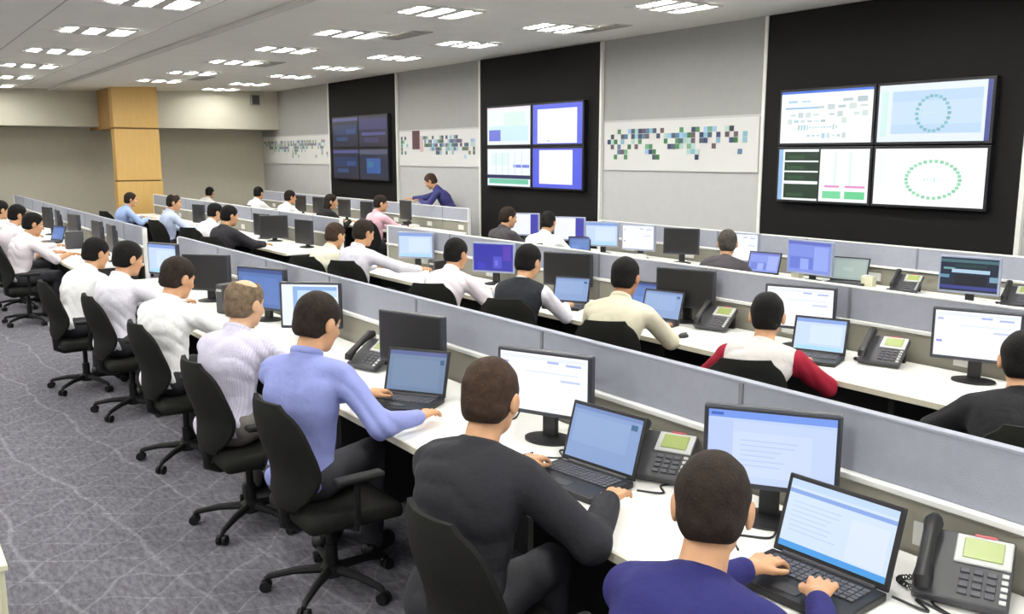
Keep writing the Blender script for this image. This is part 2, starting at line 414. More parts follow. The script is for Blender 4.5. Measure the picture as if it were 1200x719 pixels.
        r(0, 0, 1, 1, (132, 158, 204), 0); r(0, .93, 1, 1, (110, 136, 190)); r(.05, .3, .85, .85, (140, 166, 210)); r(.86, .78, .95, .88, (52, 98, 140), 2)
    elif kind == 'blue_bars':
        r(0, 0, 1, 1, (206, 224, 248), 0); r(0, .0, 1, .09, (72, 156, 226)); r(0, .8, 1, .86, (134, 166, 226)); r(0, .9, 1, 1, (190, 214, 250))
        r(.62, .12, .96, .7, (216, 228, 250))
        for i in range(7): r(.06, .68 - .07 * i, .06 + q.uniform(.3, .5), .69 - .07 * i, (180, 198, 232), 2)
    elif kind == 'pale_blue':
        r(0, 0, 1, 1, (196, 216, 246), 0); r(0, .88, 1, 1, (130, 160, 222)); r(.04, .02, .96, .12, (164, 216, 242)); r(.3, .2, .94, .8, (208, 226, 250))
    elif kind == 'mid_blue':
        r(0, 0, 1, 1, (128, 146, 226), 0); r(.05, .1, .6, .5, (104, 122, 214)); r(.3, .1, .5, .45, (150, 170, 238), 2); r(.62, .1, .95, .85, (150, 168, 240)); r(0, .9, 1, 1, (96, 108, 196))
    elif kind == 'grey_green':
        r(0, 0, 1, 1, (150, 166, 164), 0); r(.06, .1, .94, .9, (162, 178, 172)); r(.3, .4, .6, .6, (172, 188, 180), 2)
    elif kind == 'dark_bands':
        r(0, 0, 1, 1, (22, 34, 58), 0); r(0, .86, 1, .95, (70, 110, 118)); r(.05, .64, .25, .7, (110, 166, 160)); r(.2, .55, .86, .66, (176, 206, 226)); r(0, .38, .16, .48, (100, 150, 176)); r(.86, .32, 1, .48, (120, 160, 180)); r(0, .06, 1, .16, (56, 64, 140))
        r(.25, .72, .8, .82, (30, 60, 62)); r(.25, .16, .8, .5, (18, 22, 34), 2)
    elif kind == 'white_blue_strip':
        r(0, 0, 1, 1, (238, 240, 250), 0); r(.72, 0, 1, 1, (64, 62, 170))
    return out

def display(parent, w, h, kind, loc, rot=None, seed=0):
    return quads('screen', content(kind, w, h, seed), M_SCREEN, parent, loc=loc, rot=rot)

# video wall displays: four per black panel
WALLS = [((-19.44, -16.74), (1.46, 2.86), ('dim_navy', 'dim_purple', 'dim_navy', 'dim_teal'), 'farthest'),
         ((-13.12, -10.51), (1.455, 2.83), ('pale_map', 'white_blue_edge', 'pale_chart', 'white_blue_sides'), 'middle'),
         ((-6.95, -4.43), (1.45, 2.76), ('diagram', 'ring_blue', 'green_panel', 'ring_white'), 'largest')]
DESC = {'farthest': ('dim dark blue display, upper left of the farthest wall of screens', 'dim purple display, upper right of the farthest wall of screens',
                     'dim dark blue display, lower left of the farthest wall of screens', 'dim display with small blue window, lower right of farthest wall of screens'),
        'middle': ('pale map display, upper left of the middle wall of screens', 'white display with blue top and edges, upper right of middle screens',
                   'pale chart display with a green bar along its bottom', 'white display with blue side bands, lower right of the middle screens'),
        'largest': ('white display with grey diagram rows, upper left of biggest screen group', 'pale blue display with a small ring of dots',
                    'display with dark green blocks beside a white table', 'white display with a wide green ring of dots')}
for (x0, x1), (z0, z1), kinds, which in WALLS:
    W, Hh = (x1 - x0) / 2, (z1 - z0) / 2
    for k, (ix, iz) in enumerate(((0, 1), (1, 1), (0, 0), (1, 0))):
        t = thing('wall_display', DESC[which][k], 'display', (x0 + W * (ix + .5), RY1 - .04 - .07, z0 + Hh * (iz + .5)), group='displays on the %s black panel' % which)
        MB().box((0, .03, 0), (W - .012, .08, Hh - .012), .006).build('casing', mat('display_casing', (16, 16, 22), .4), t)
        display(t, W - .07, Hh - .07, kinds[k], (0, -.0125, 0), seed=k)

# ------------------------------------------------------------------ ceiling fixtures
def troffer(x, y, label, group):
    t = thing('ceiling_light', label, 'ceiling light', (x, y, ceil_z(y) + (.05 if y < 3.6 else 0)), group=group)
    fr = MB()
    for s in (-1, 1):
        fr.box((0, s * .43, -.006), (.62, .03, .02)); fr.box((s * .31, 0, -.006), (.03, .89, .02))
    fr.build('frame', M_LOUVRE, t)
    for k in (-1, 0, 1):
        c = box('lamp_cell', (0, k * .28, -.006), (.42, .125, .012), M_LAMP, t)
    lv = MB()
    for s in (-.5, .5): lv.box((0, s * .28, -.012), (.58, .115, .02))
    for s in (-.1, .1): lv.box((s, 0, -.016), (.012, .8, .012))
    lv.build('louvre', M_LOUVRE, t)
    return t
NTH = ['first', 'second', 'third', 'fourth', 'fifth', 'sixth', 'seventh', 'eighth', 'ninth', 'tenth', 'eleventh', 'twelfth', 'thirteenth']
for yy, xs, nm in ((2.36, [-22.0, -19.4, -16.8, -14.25, -11.7, -9.2, -6.65, -4.1, -1.5, 1.1], 'lamp row over the front desk row'),
                   (5.07, [-19.4, -17.2, -14.85, -12.7, -10.6, -8.46, -6.3, -4.15, -2.0, .1, 2.2], 'lamp row over the middle desk row'),
                   (7.2, [-22.2, -20.2, -17.8, -15.6, -13.4, -11.2, -9.13, -7.1, -5.0, -2.9, -.8, 1.3], 'lamp row nearest the screen wall'),
                   (-.1, [-19.4, -16.8, -14.25, -11.7, -9.2, -6.65, -4.1, -1.5, 1.1], 'added fill lamp row behind the front row'),  # out-of-view row added to brighten the floor and front desks
                   (-2.4, [-19.4, -16.8, -14.25, -11.7, -9.2, -6.65, -4.1, -1.5, 1.1], 'added fill lamp row along the front wall')):  # second unseen row, added for more light on this side
    for k, x in enumerate(xs):
        troffer(x, yy, 'ceiling light, %s from the column end, %s' % (NTH[k], nm), nm)
for k, (x, y, l) in enumerate(((-10.5, 5.85, 'grey ceiling vent, nearest one above the middle desk row'), (-15.1, 5.75, 'grey ceiling vent, second along above the middle desk row'),
                               (-18.6, 5.7, 'grey ceiling vent closest to the timber column'), (-9.0, 7.85, 'grey ceiling vent close to the screen wall'))):
    t = thing('ceiling_vent', l, 'vent', (x, y, ceil_z(y)))
    MB().box((0, 0, -.004), (.9, .3, .012)).build('frame', M_VENT, t)
    for j in range(4): box('slat', (0, -.1 + j * .066, -.014), (.84, .03, .008), mat('vent_slat', (168, 165, 157), .6), t)
sp = thing('wall_speaker', 'small grey speaker box high on the bulkhead near the corner', 'speaker', (BULKX + .06, 8.37, 3.4))
box('body', (0, 0, 0), (.12, .22, .26), mat('speaker_grey', (140, 138, 130), .6), sp, bev=.01); box('grille', (.062, 0, 0), (.004, .18, .22), M_GREYP, sp)

# low cream cabinet whose corner shows at the lower left
cb = thing('side_cabinet', 'pale cream low cabinet whose corner shows at the lower left edge', 'cabinet', (-3.98, -.05, 0))
box('carcass', (0, 0, .25), (.66, .68, .46), M_CREAM, cb, bev=.004); box('top_board', (0, 0, .49), (.7, .7, .025), M_CREAM, cb, bev=.004)
box('door', (.34, 0, .25), (.016, .64, .42), M_CREAM, cb, bev=.003); box('plinth', (0, 0, .012), (.6, .6, .024), M_DARK, cb)

# ------------------------------------------------------------------ desks and partitions
ROWS = {1: dict(front=1.86, back=2.64, py=2.67, pz=1.145), 2: dict(front=4.42, back=5.20, py=5.23, pz=1.145), 3: dict(front=7.22, back=8.12, py=8.18, pz=1.12)}
BLK = {(1, 'main'): (-9.77, .9), (1, 'far'): (-22.3, -11.2), (2, 'main'): (-9.9, .9), (2, 'far'): (-20.9, -11.25), (3, 'main'): (-10.6, .9), (3, 'far'): (-22.6, -12.6)}
RN = {1: 'front', 2: 'middle', 3: 'screen side'}
for (r, blk), (x0, x1) in BLK.items():
    d = ROWS[r]; place = 'between the aisle and the camera end' if blk == 'main' else 'beyond the aisle'
    t = thing('desk', 'long white worktop desk of the %s row, %s' % (RN[r], place), 'desk', ((x0 + x1) / 2, d['front'], 0), group='long row desks')
    L = x1 - x0; dep = d['back'] - d['front']
    MB().box((0, dep / 2 + .006, .715), (L, dep - .012, .03), .004).build('worktop', M_TOP, t)
    box('edge_strip', (0, .004, .715), (L, .012, .032), M_EDGE, t)
    box('modesty_board', (0, dep - .12, .36), (L - .06, .02, .66), M_DARK, t)
    n = max(2, int(L / 1.6))
    for k in range(n + 1):
        box('leg', (-L / 2 + .04 + (L - .08) * k / n, dep * .55, .35), (.04, dep * .72, .70), M_DARK, t, bev=.004)
    # partition
    px0 = -9.3 if (r == 3 and blk == 'main') else x0
    t = thing('desk_partition', 'low grey partition behind the %s row desk, %s' % (RN[r], place), 'partition', (0, d['py'], 0), group='low desk partitions')
    a = -.94
    xs = [x1]; x = a
    while x > px0 + .25:
        if x < x1 - .25: xs.append(x)
        x -= 1.25
    xs.append(px0)
    zc = .925 * (1 if r < 3 else .98)
    for k in range(len(xs) - 1):
        xa, xb = xs[k + 1], xs[k]; cx = (xa + xb) / 2; wv = xb - xa
        box('fabric_panel', (cx, 0, (zc + d['pz']) / 2 + .005), (wv - .016, .034, d['pz'] - zc - .01), M_FAB, t, bev=.006)
        box('cable_panel', (cx, 0, zc / 2 - .01), (wv - .01, .03, zc - .03), M_CABLE, t, bev=.003)
        box('outlet_plate', (cx + .18, -.019, .80), (.16, .01, .08), M_WHITE, t, bev=.003)
        if k < len(xs) - 2: box('post', (xa, 0, d['pz'] / 2), (.018, .044, d['pz']), M_POST, t)
    box('rail', ((x1 + px0) / 2, -.02, zc), (x1 - px0, .05, .022), M_RAIL, t, bev=.004)
    box('top_cap', ((x1 + px0) / 2, 0, d['pz'] + .004), (x1 - px0, .04, .012), M_FAB if r == 1 else M_RAIL, t, bev=.003)
    for xe in (px0 + .01, x1 - .01): box('end_post', (xe, 0, d['pz'] / 2), (.03, .05, d['pz']), M_RAIL, t, bev=.004)

# ------------------------------------------------------------------ monitors, laptops, phones, small kit
def monitor(x, y, deg, kind, label, w=.47, h=.305, ztop=1.15, desk=.73, bez=None, seed=0, stand=True):
    bz = bez or M_BEZ; zc = ztop - desk - h / 2
    t = thing('monitor', label, 'monitor', (x, y, desk), R(deg))
    MB().box((0, .022, zc), (w, .044, h), .008).box((0, .055, zc), (w * .6, .04, h * .6), .012).build('casing', bz, t)
    display(t, w - .034, h - .036, kind, (0, -.0015, zc + .003), seed=seed)
    MB().box((0, .075, zc * .5), (.07, .03, zc + .02), .006).build('stand_neck', M_BLACK, t)
    MB().lathe([(.115, 0), (.115, .01), (.08, .018), (.03, .022)], 24, (0, .06, 0), .8).build('stand_base', M_BLACK, t, smooth=True)
    return t
def laptop(x, y, deg, kind, label, w=.36, d=.25, lid=.245, tilt=18, desk=.73, seed=0):
    """(x,y) is the middle of the hinge"""
    t = thing('laptop', label, 'laptop', (x, y, desk), R(deg))
    MB().box((0, -d / 2, .014), (w, d, .026), .005).build('deck', M_BLACK, t)
    kb = MB(); cols, rows = 14, 5
    for i in range(cols):
        for j in range(rows): kb.box((-w * .42 + (w * .84) * (i + .5) / cols, -.03 - .105 * (j + .5) / rows, .029), (w * .84 / cols * .8, .105 / rows * .8, .004))
    k = kb.build('keys', M_KEYS, t); k['kind'] = 'stuff'
    box('touchpad', (0, -d * .79, .0275), (.085, .05, .002), M_GREYP, t)
    box('palm_sticker', (-w * .36, -d * .82, .0275), (.03, .022, .0015), M_SILVER, t)
    T = Matrix.Translation((0, 0, .026)) @ Matrix.Rotation(R(-tilt), 4, 'X')
    lp = MB(); lp.box((0, .006, lid / 2), (w, .012, lid), .004); bmesh.ops.transform(lp.bm, matrix=T, verts=lp.bm.verts); lp.build('lid', M_BLACK, t)
    s = display(t, w - .03, lid - .035, kind, (0, 0, 0), seed=seed)
    s.matrix_local = T @ Matrix.Translation((0, -.0012, lid / 2 + .003))
    MB().tube([(-w * .4, .002, .026), (w * .4, .002, .026)], .008, 8).build('hinge', M_GREYP, t)
    return t
def phone(x, y, deg, label, desk=.73):
    t = thing('desk_phone', label, 'phone', (x, y, desk), R(deg))
    ax = Matrix.Translation((0, -.1, .012)) @ Matrix.Rotation(R(32), 4, 'X')       # sloping face, lower edge to the user
    def tb(name, c, sz, m, bev=.003, par=t):
        b = MB(); b.box(c, sz, bev); bmesh.ops.transform(b.bm, matrix=ax, verts=b.bm.verts); return b.build(name, m, par)
    body = tb('body', (0, .115, .01), (.25, .24, .035), M_GREYP, .008)
    tb('message_lamp', (.045, .228, .03), (.06, .01, .012), mat('lamp_red', (170, 60, 70), .4), .002)
    tb('bezel', (.045, .175, .03), (.15, .10, .01), M_SILVER, .004); tb('display_glass', (.045, .178, .036), (.105, .07, .004), M_LCD, .002)
    for i in range(4):
        for j in range(3): tb('key', (.005 + .035 * j, .03 + .024 * i, .03), (.026, .016, .007), M_KEYS, .002)
    for i in range(5): tb('line_key', (.108, .02 + .022 * i, .03), (.018, .014, .006), M_SILVER, .002)
    st = MB(); st.box((0, .10, .05), (.2, .03, .1), .006); st.build('stand', M_BLACK, t)
    hs = MB()
    hs.tube([(-.095, .0, .05), (-.095, .02, .066), (-.095, .07, .072), (-.095, .12, .074), (-.095, .17, .072), (-.095, .22, .066), (-.095, .245, .05)], [.022, .028, .021, .019, .021, .028, .022], 10)
    bmesh.ops.transform(hs.bm, matrix=ax, verts=hs.bm.verts); hs.build('handset', M_BLACK, t, smooth=True)
    cc = MB(); pts = []
    for i in range(70):
        a = i * 1.1; u = i / 69
        pts.append((-.12 - .05 * math.sin(math.pi * u) + .008 * math.cos(a), -.06 + .09 * u, .012 + .008 * math.sin(a)))
    cc.tube(pts, .0025, 5).build('cord', M_BLACK, t, smooth=True)
    return t
def mouse(x, y, deg, label, desk=.73):
    t = thing('mouse', label, 'mouse', (x, y, desk), R(deg))
    b = MB(); bmesh.ops.create_uvsphere(b.bm, u_segments=14, v_segments=8, radius=1.0)
    bmesh.ops.scale(b.bm, vec=(.031, .055, .034), verts=b.bm.verts)
    for v in b.bm.verts:
        if v.co.z < 0: v.co.z = 0
    b.build('shell', M_BLACK, t, smooth=True); box('wheel', (0, .03, .027), (.006, .014, .012), M_GREYP, t)
def cable(pts, label, r=.004, desk=.73):
    P = [Vector(p) for p in pts]; out = []
    for i in range(len(P) - 1):
        a, b, c, d = P[max(i - 1, 0)], P[i], P[i + 1], P[min(i + 2, len(P) - 1)]
        for k in range(6):
            u = k / 6
            out.append(.5 * ((2 * b) + (c - a) * u + (2 * a - 5 * b + 4 * c - d) * u * u + (3 * b - a - 3 * c + d) * u ** 3))
    out.append(P[-1])
    o = MB().tube([(p.x, p.y, p.z + desk + r) for p in out], r, 6).build('cable', M_BLACK, smooth=True)
    return tag(o, label, 'cable')
def tower(x, y, deg, label, desk=.73, w=.09, d=.3, h=.26, m=None):
    t = thing('desk_computer', label, 'computer', (x, y, desk), R(deg))
    box('case', (0, 0, h / 2), (w, d, h), m or M_BLACK, t, bev=.006); box('front_panel', (0, -d / 2 - .003, h / 2), (w - .01, .008, h - .02), M_GREYP, t)
    box('drive_slot', (0, -d / 2 - .008, h * .8), (w - .03, .004, .02), M_SILVER, t)
def note_box(x, y, deg, label, sz=(.1, .08, .06), desk=.73, m=None):
    t = thing('paper_box', label, 'paper box', (x, y, desk), R(deg))
    box('box_body', (0, 0, sz[2] / 2), sz, m or M_WHITE, t, bev=.004); box('paper_stack', (0, 0, sz[2] + .004), (sz[0] * .8, sz[1] * .8, .008), M_BAND, t)

# front row
monitor(-1.87, 2.43, 34, 'light_page', 'wide monitor with pale blue page beyond the man in the navy top', w=.455, h=.29)
monitor(-3.05, 2.36, 24, 'white_page', 'wide monitor with white page beyond the man in the black suit', w=.47, h=.295)
monitor(-4.25, 2.36, 19, 'off', 'switched-off black monitor beyond the man in the sky blue shirt', w=.465, h=.29)
monitor(-5.70, 2.40, 48, 'white_window', 'monitor with stepped blue window beyond the sky blue shirted head', w=.43, h=.32)
monitor(-6.70, 2.42, 24, 'desktop_blue', 'monitor with plain blue desktop beyond the balding man', w=.50, h=.33)
monitor(-7.88, 2.36, 40, 'off', 'dark switched-off monitor beyond the white shirted man of the front row', w=.46, h=.32)
monitor(-9.36, 2.38, 24, 'pale_blue', 'pale blue monitor last before the aisle in the front row', w=.44, h=.32, ztop=1.13)
laptop(-1.52, 2.275, 3, 'blue_bars', 'black laptop with blue barred page under the hands of the navy top', w=.39, d=.255, lid=.25)
laptop(-2.60, 2.285, 8, 'slate_light', 'black laptop with grey blue screen before the man in the black suit', w=.385, d=.255, lid=.25)
laptop(-4.02, 2.25, 34, 'slate', 'black laptop with slate screen before the man in the sky blue shirt', w=.36, d=.25, lid=.245)
phone(-1.22, 2.50, 22, 'charcoal desk phone with green display, front row, nearest the camera')
phone(-2.45, 2.50, 26, 'charcoal desk phone standing between the two nearest front row laptops')
phone(-4.80, 2.42, 14, 'dark desk phone next to the switched-off monitor of the front row')
tower(-3.62, 2.53, 12, 'small black desktop box behind the slate laptop of the front row', w=.10, d=.22, h=.2)
tower(-7.25, 2.36, 20, 'grey upright desktop box beside the dark front row monitor', w=.09, d=.2, h=.24, m=M_GREYP)
tower(-2.86, 2.50, 24, 'low black docking box right of the white page monitor', w=.2, d=.12, h=.07)
mouse(-2.90, 2.16, 10, 'black mouse in front of the white page monitor')
mouse(-3.36, 2.24, 20, 'black mouse right of the slate laptop')
cable([(-1.80, 2.2, 0), (-1.88, 2.28, 0), (-1.80, 2.36, 0), (-1.83, 2.46, 0), (-1.74, 2.56, 0)], 'black cable curling on the desk beside the navy top man')
cable([(-1.32, 2.30, .01), (-1.22, 2.32, 0), (-1.28, 2.36, 0), (-1.17, 2.35, 0), (-1.25, 2.4, 0), (-1.14, 2.6, 0)], 'black cable looped behind the nearest laptop by the phone')
cable([(-2.36, 2.28, .01), (-2.30, 2.36, 0), (-2.36, 2.42, 0), (-2.26, 2.56, 0)], 'black cable behind the grey blue laptop')
cable([(-2.92, 2.22, 0), (-2.84, 2.3, 0), (-2.92, 2.36, 0), (-2.82, 2.44, 0), (-2.78, 2.58, 0)], 'black cable beside the mouse of the black suited man')
cable([(-3.40, 2.3, 0), (-3.48, 2.36, 0), (-3.42, 2.46, 0), (-3.5, 2.56, 0)], 'black cable from the mouse right of the slate laptop')
# front row beyond the aisle
for x, dg, l in ((-11.62, -2, 'first'), (-12.4, 3, 'second'), (-13.95, 8, 'third'), (-15.3, -4, 'fourth'), (-16.2, 8, 'fifth')):
    monitor(x, 2.36, dg, 'off', 'dark monitor seen edge-on, %s past the aisle in the front row' % l, w=.42, h=.34, ztop=1.18)
laptop(-14.7, 2.25, 20, 'desktop_blue', 'small blue laptop at the front row beyond the aisle', w=.33, d=.24, lid=.23)
tower(-13.55, 2.3, 0, 'grey upright desktop box beyond the aisle at the front row', w=.1, d=.22, h=.24, m=M_GREYP)

# middle row
monitor(-2.48, 4.98, 21, 'white_page', 'wide white monitor at the near end of the middle row', w=.46, h=.295)
monitor(-3.65, 4.97, 23, 'white_page', 'white monitor beyond the man in the crimson sleeves', w=.463, h=.295, seed=2)
monitor(-4.73, 5.02, 21, 'off', 'switched-off black monitor beyond the beige shirt, middle row', w=.476, h=.30)
monitor(-6.15, 5.02, 27, 'off', 'switched-off black monitor beyond the black vest, middle row', w=.47, h=.30)
monitor(-7.28, 5.0, 31, 'deep_blue', 'monitor with deep blue picture in the middle row', w=.46, h=.30, bez=M_SILBEZ)
monitor(-8.83, 5.0, 38, 'pale_blue', 'monitor with pale blue page and grey bezel, last of the middle row before the aisle', w=.43, h=.30, bez=M_SILBEZ)
laptop(-3.40, 4.84, 21, 'pale_blue', 'laptop with pale screen beside the crimson sleeves', w=.34, d=.24, lid=.235)
laptop(-4.83, 4.86, 14, 'slate_light', 'laptop with blue screen before the black monitor, beige shirted man', w=.35, d=.24, lid=.235)
laptop(-5.86, 4.82, 30, 'slate_light', 'laptop with light blue screen at the hands of the black vest', w=.33, d=.24, lid=.23, seed=4)
monitor(-5.14, 5.0, 12, 'desktop_blue', 'small blue screen just beyond the head of the beige shirted man', w=.3, h=.22, ztop=1.01)
phone(-3.05, 5.02, 14, 'charcoal desk phone beside the pale laptop of the middle row')
phone(-4.42, 5.04, 14, 'charcoal desk phone beside the crimson sleeved man, middle row')
tower(-8.25, 4.96, 10, 'small dark desktop box behind the stretched white sleeve, middle row', w=.1, d=.2, h=.16)
note_box(-2.12, 4.72, 10, 'small white box on the middle row desk at its near end', (.12, .08, .05))
mouse(-4.35, 4.62, 10, 'dark mouse in front of the middle row phone')
for x, dg, k, l in ((-11.85, 10, 'off', 'dark monitor at the aisle end of the far middle row'), (-12.95, 60, 'off', 'dark monitor turned toward the dark suited man'), (-13.5, 10, 'off', 'dark monitor edge-on next to the dark suited man'), (-16.7, 10, 'off', 'dark monitor edge-on before the light blue shirts')):
    monitor(x, 4.92, dg, k, l, w=.42, h=.34, ztop=1.12)

# row by the screens
monitor(-10.3, 7.62, 34, 'white_blue_strip', 'white monitor with blue strip just past the dark grey shirted man', w=.44, h=.32, bez=M_SILBEZ, ztop=1.19)
monitor(-9.42, 7.72, 36, 'white_blue_strip', 'white monitor with blue strip beyond the kneeling white shirt', w=.44, h=.32, bez=M_SILBEZ, ztop=1.18)
monitor(-8.78, 7.74, 30, 'pale_blue', 'pale monitor with silver bezel behind a small dark laptop', w=.455, h=.32, bez=M_SILBEZ)
monitor(-8.14, 7.78, 19, 'white_page', 'white monitor with silver bezel beside the pale one', w=.46, h=.32, bez=M_SILBEZ)
monitor(-7.45, 7.82, 30, 'off', 'switched-off black monitor in the row by the screens', w=.43, h=.31)
monitor(-6.52, 7.8, 14, 'white_page', 'white monitor beyond the dark jacketed person, row by the screens', w=.40, h=.32, bez=M_SILBEZ, ztop=1.16)
monitor(-5.6, 7.74, 0, 'mid_blue', 'monitor with mid blue windows under the largest screens', w=.54, h=.35, bez=M_SILBEZ)
monitor(-3.89, 7.6, 12, 'dark_bands', 'monitor with dark banded picture at the near end by the screens', w=.49, h=.32, bez=M_SILBEZ)
laptop(-9.0, 7.55, 40, 'desktop_blue', 'small dark laptop in front of the pale silver monitor', w=.30, d=.22, lid=.2, tilt=10)
laptop(-6.15, 7.7, 12, 'mid_blue', 'laptop with light blue picture beside the dark jacketed person', w=.37, d=.25, lid=.24)
laptop(-5.26, 7.92, 14, 'grey_green', 'laptop with grey green screen under the largest screens', w=.37, d=.25, lid=.25)
phone(-4.62, 7.9, 14, 'desk phone beside the grey green laptop')
phone(-3.62, 7.95, 14, 'desk phone beside the dark banded monitor')
note_box(-7.9, 7.6, 10, 'small white box before the switched-off far monitor', (.14, .08, .08))
note_box(-5.05, 7.95, 5, 'cream box beside the grey green laptop', (.12, .08, .1), m=M_CREAM)
note_box(-4.1, 7.45, 5, 'white box in front of the dark banded monitor', (.16, .08, .06))
note_box(-5.85, 7.9, 5, 'cream box between blue laptop and blue monitor', (.1, .08, .16), m=M_CREAM)
for x, l in ((-18.7, 'first'), (-17.75, 'second'), (-16.5, 'third'), (-15.5, 'fourth'), (-14.0, 'fifth')):
    monitor(x, 7.72, -6 if x > -14.5 else 4, 'off', 'dark monitor edge-on, %s from the corner, in the far row by the screens' % l, w=.45, h=.34, ztop=1.14 if x < -15 else 1.22)
note_box(-13.45, 7.6, 0, 'white box on the far desk below the standing man', (.16, .12, .1))
note_box(-12.85, 7.55, 0, 'pale tray on the far desk at its aisle end', (.3, .2, .03), m=M_CREAM)
tower(-13.75, 7.62, 0, 'small dark desktop box by the white box on the far desk', w=.08, d=.16, h=.14)

# ------------------------------------------------------------------ chairs
def shell_mesh(w, h, t, curve, lean, n=12, m=14, pow_=4.0, taper=.14, lumbar=.03):
    """curved back pad with rounded outline; faces +Y, bottom centre at origin"""
    bm = bmesh.new(); F_ = []; B_ = []
    for j in range(m + 1):
        v = -1 + 2 * j / m; rowf = []; rowb = []
        vv = math.copysign(abs(v) ** .8, v)
        half = w / 2 * (1 - abs(vv) ** pow_) ** (1 / pow_) if abs(vv) < 1 else 0.0
        half = max(half, w * .30) * (1 - taper * max(0, -v) ** 2 - .05 * max(0, v))
        for i in range(n + 1):
            u = -1 + 2 * i / n; x = half * u; z = h * (vv + 1) / 2
            y = curve * (x / (w / 2)) ** 2 - lean * (z / h) + lumbar * math.exp(-((z / h - .35) / .22) ** 2)
            edge = max(0, 1 - max(abs(u), abs(v)) ** 6); tt = t * (.35 + .65 * edge)
            rowf.append(bm.verts.new((x, y + tt / 2, z))); rowb.append(bm.verts.new((x, y - tt / 2, z)))
        F_.append(rowf); B_.append(rowb)
    for j in range(m):
        for i in range(n):
            bm.faces.new((F_[j][i], F_[j + 1][i], F_[j + 1][i + 1], F_[j][i + 1])); bm.faces.new((B_[j][i], B_[j][i + 1], B_[j + 1][i + 1], B_[j + 1][i]))
        for i in (0, n):
            q = (F_[j][i], B_[j][i], B_[j + 1][i], F_[j + 1][i]); bm.faces.new(q if i == 0 else q[::-1])
    for j in (0, m):
        for i in range(n):
            q = (F_[j][i], F_[j][i + 1], B_[j][i + 1], B_[j][i]); bm.faces.new(q if j == 0 else q[::-1])
    return bm
def make_chair():
    t = thing('office_chair', '', 'chair')
    b = MB(); b.bm.free(); b.bm = shell_mesh(.45, .50, .055, .09, .07, pow_=3.0); b.build('backrest', M_CHAIR, t, loc=(0, -.235, .46), smooth=True)
    s = MB(); s.box((0, 0, 0), (.48, .47, .08), .035, seg=4)
    for v in s.bm.verts:
        if v.co.z > 0: v.co.z -= .012 * math.exp(-((v.co.x / .16) ** 2 + (v.co.y / .16) ** 2))
        if v.co.y > .15 : v.co.z -= .02 * ((v.co.y - .15) / .08)
    s.build('seat', M_CHAIR, t, loc=(0, .03, .415), smooth=True)
    MB().tube([(0, .0, .355), (0, -.16, .35), (0, -.222, .37), (0, -.235, .52)], [.03, .03, .024, .016], 8).build('back_bracket', M_CHAIRP, t, smooth=True)
    MB().box((0, 0, .36), (.2, .24, .035), .008).build('mechanism', M_CHAIRP, t)
    for sx in (-1, 1):
        a = MB().tube([(sx * .2, .0, .37), (sx * .27, .0, .385), (sx * .285, .0, .43), (sx * .285, 0, .61)], .014, 8)
        ar = a.build('armrest', M_CHAIRP, t, smooth=True)
        MB().box((sx * .285, .01, .622), (.07, .23, .03), .012).build('arm_pad', M_CHAIRP, ar)
    MB().tube([(0, 0, .09), (0, 0, .22), (0, 0, .2201), (0, 0, .36)], [.03, .03, .02, .02], 12).build('gas_lift', M_CHAIRP, t)
    MB().lathe([(.035, .06), (.055, .07), (.055, .115), (.035, .13)], 16).build('hub', M_CHAIRP, t, smooth=True)
    for k in range(5):
        a = 2 * math.pi * k / 5 + .4; c, s_ = math.cos(a), math.sin(a)
        lg = MB().tube([(c * .04, s_ * .04, .1), (c * .17, s_ * .17, .095), (c * .29, s_ * .29, .072), (c * .305, s_ * .305, .058)], [.024, .019, .015, .012], 8).build('base_leg', M_CHAIRP, t, smooth=True)
        cs = MB()
        for off in (-.016, .016):
            cs.tube([(c * .305 - s_ * (off - .009), s_ * .305 + c * (off - .009), .027), (c * .305 - s_ * (off + .009), s_ * .305 + c * (off + .009), .027)], .027, 10)
        cs.tube([(c * .305, s_ * .305, .02), (c * .305, s_ * .305, .06)], .008, 6)
        cs.build('caster', M_CHAIRP, lg)
    return t
CHAIR0 = make_chair(); chair_used = []
def chair(x, y, deg, label):
    if not chair_used:
        chair_used.append(1); o = CHAIR0; o.location = (x, y, 0); o.rotation_euler = (0, 0, R(deg)); o['label'] = label; o['group'] = 'black office chairs'
        return o
    return dup(CHAIR0, (x, y, 0), R(deg), label, 'black office chairs')

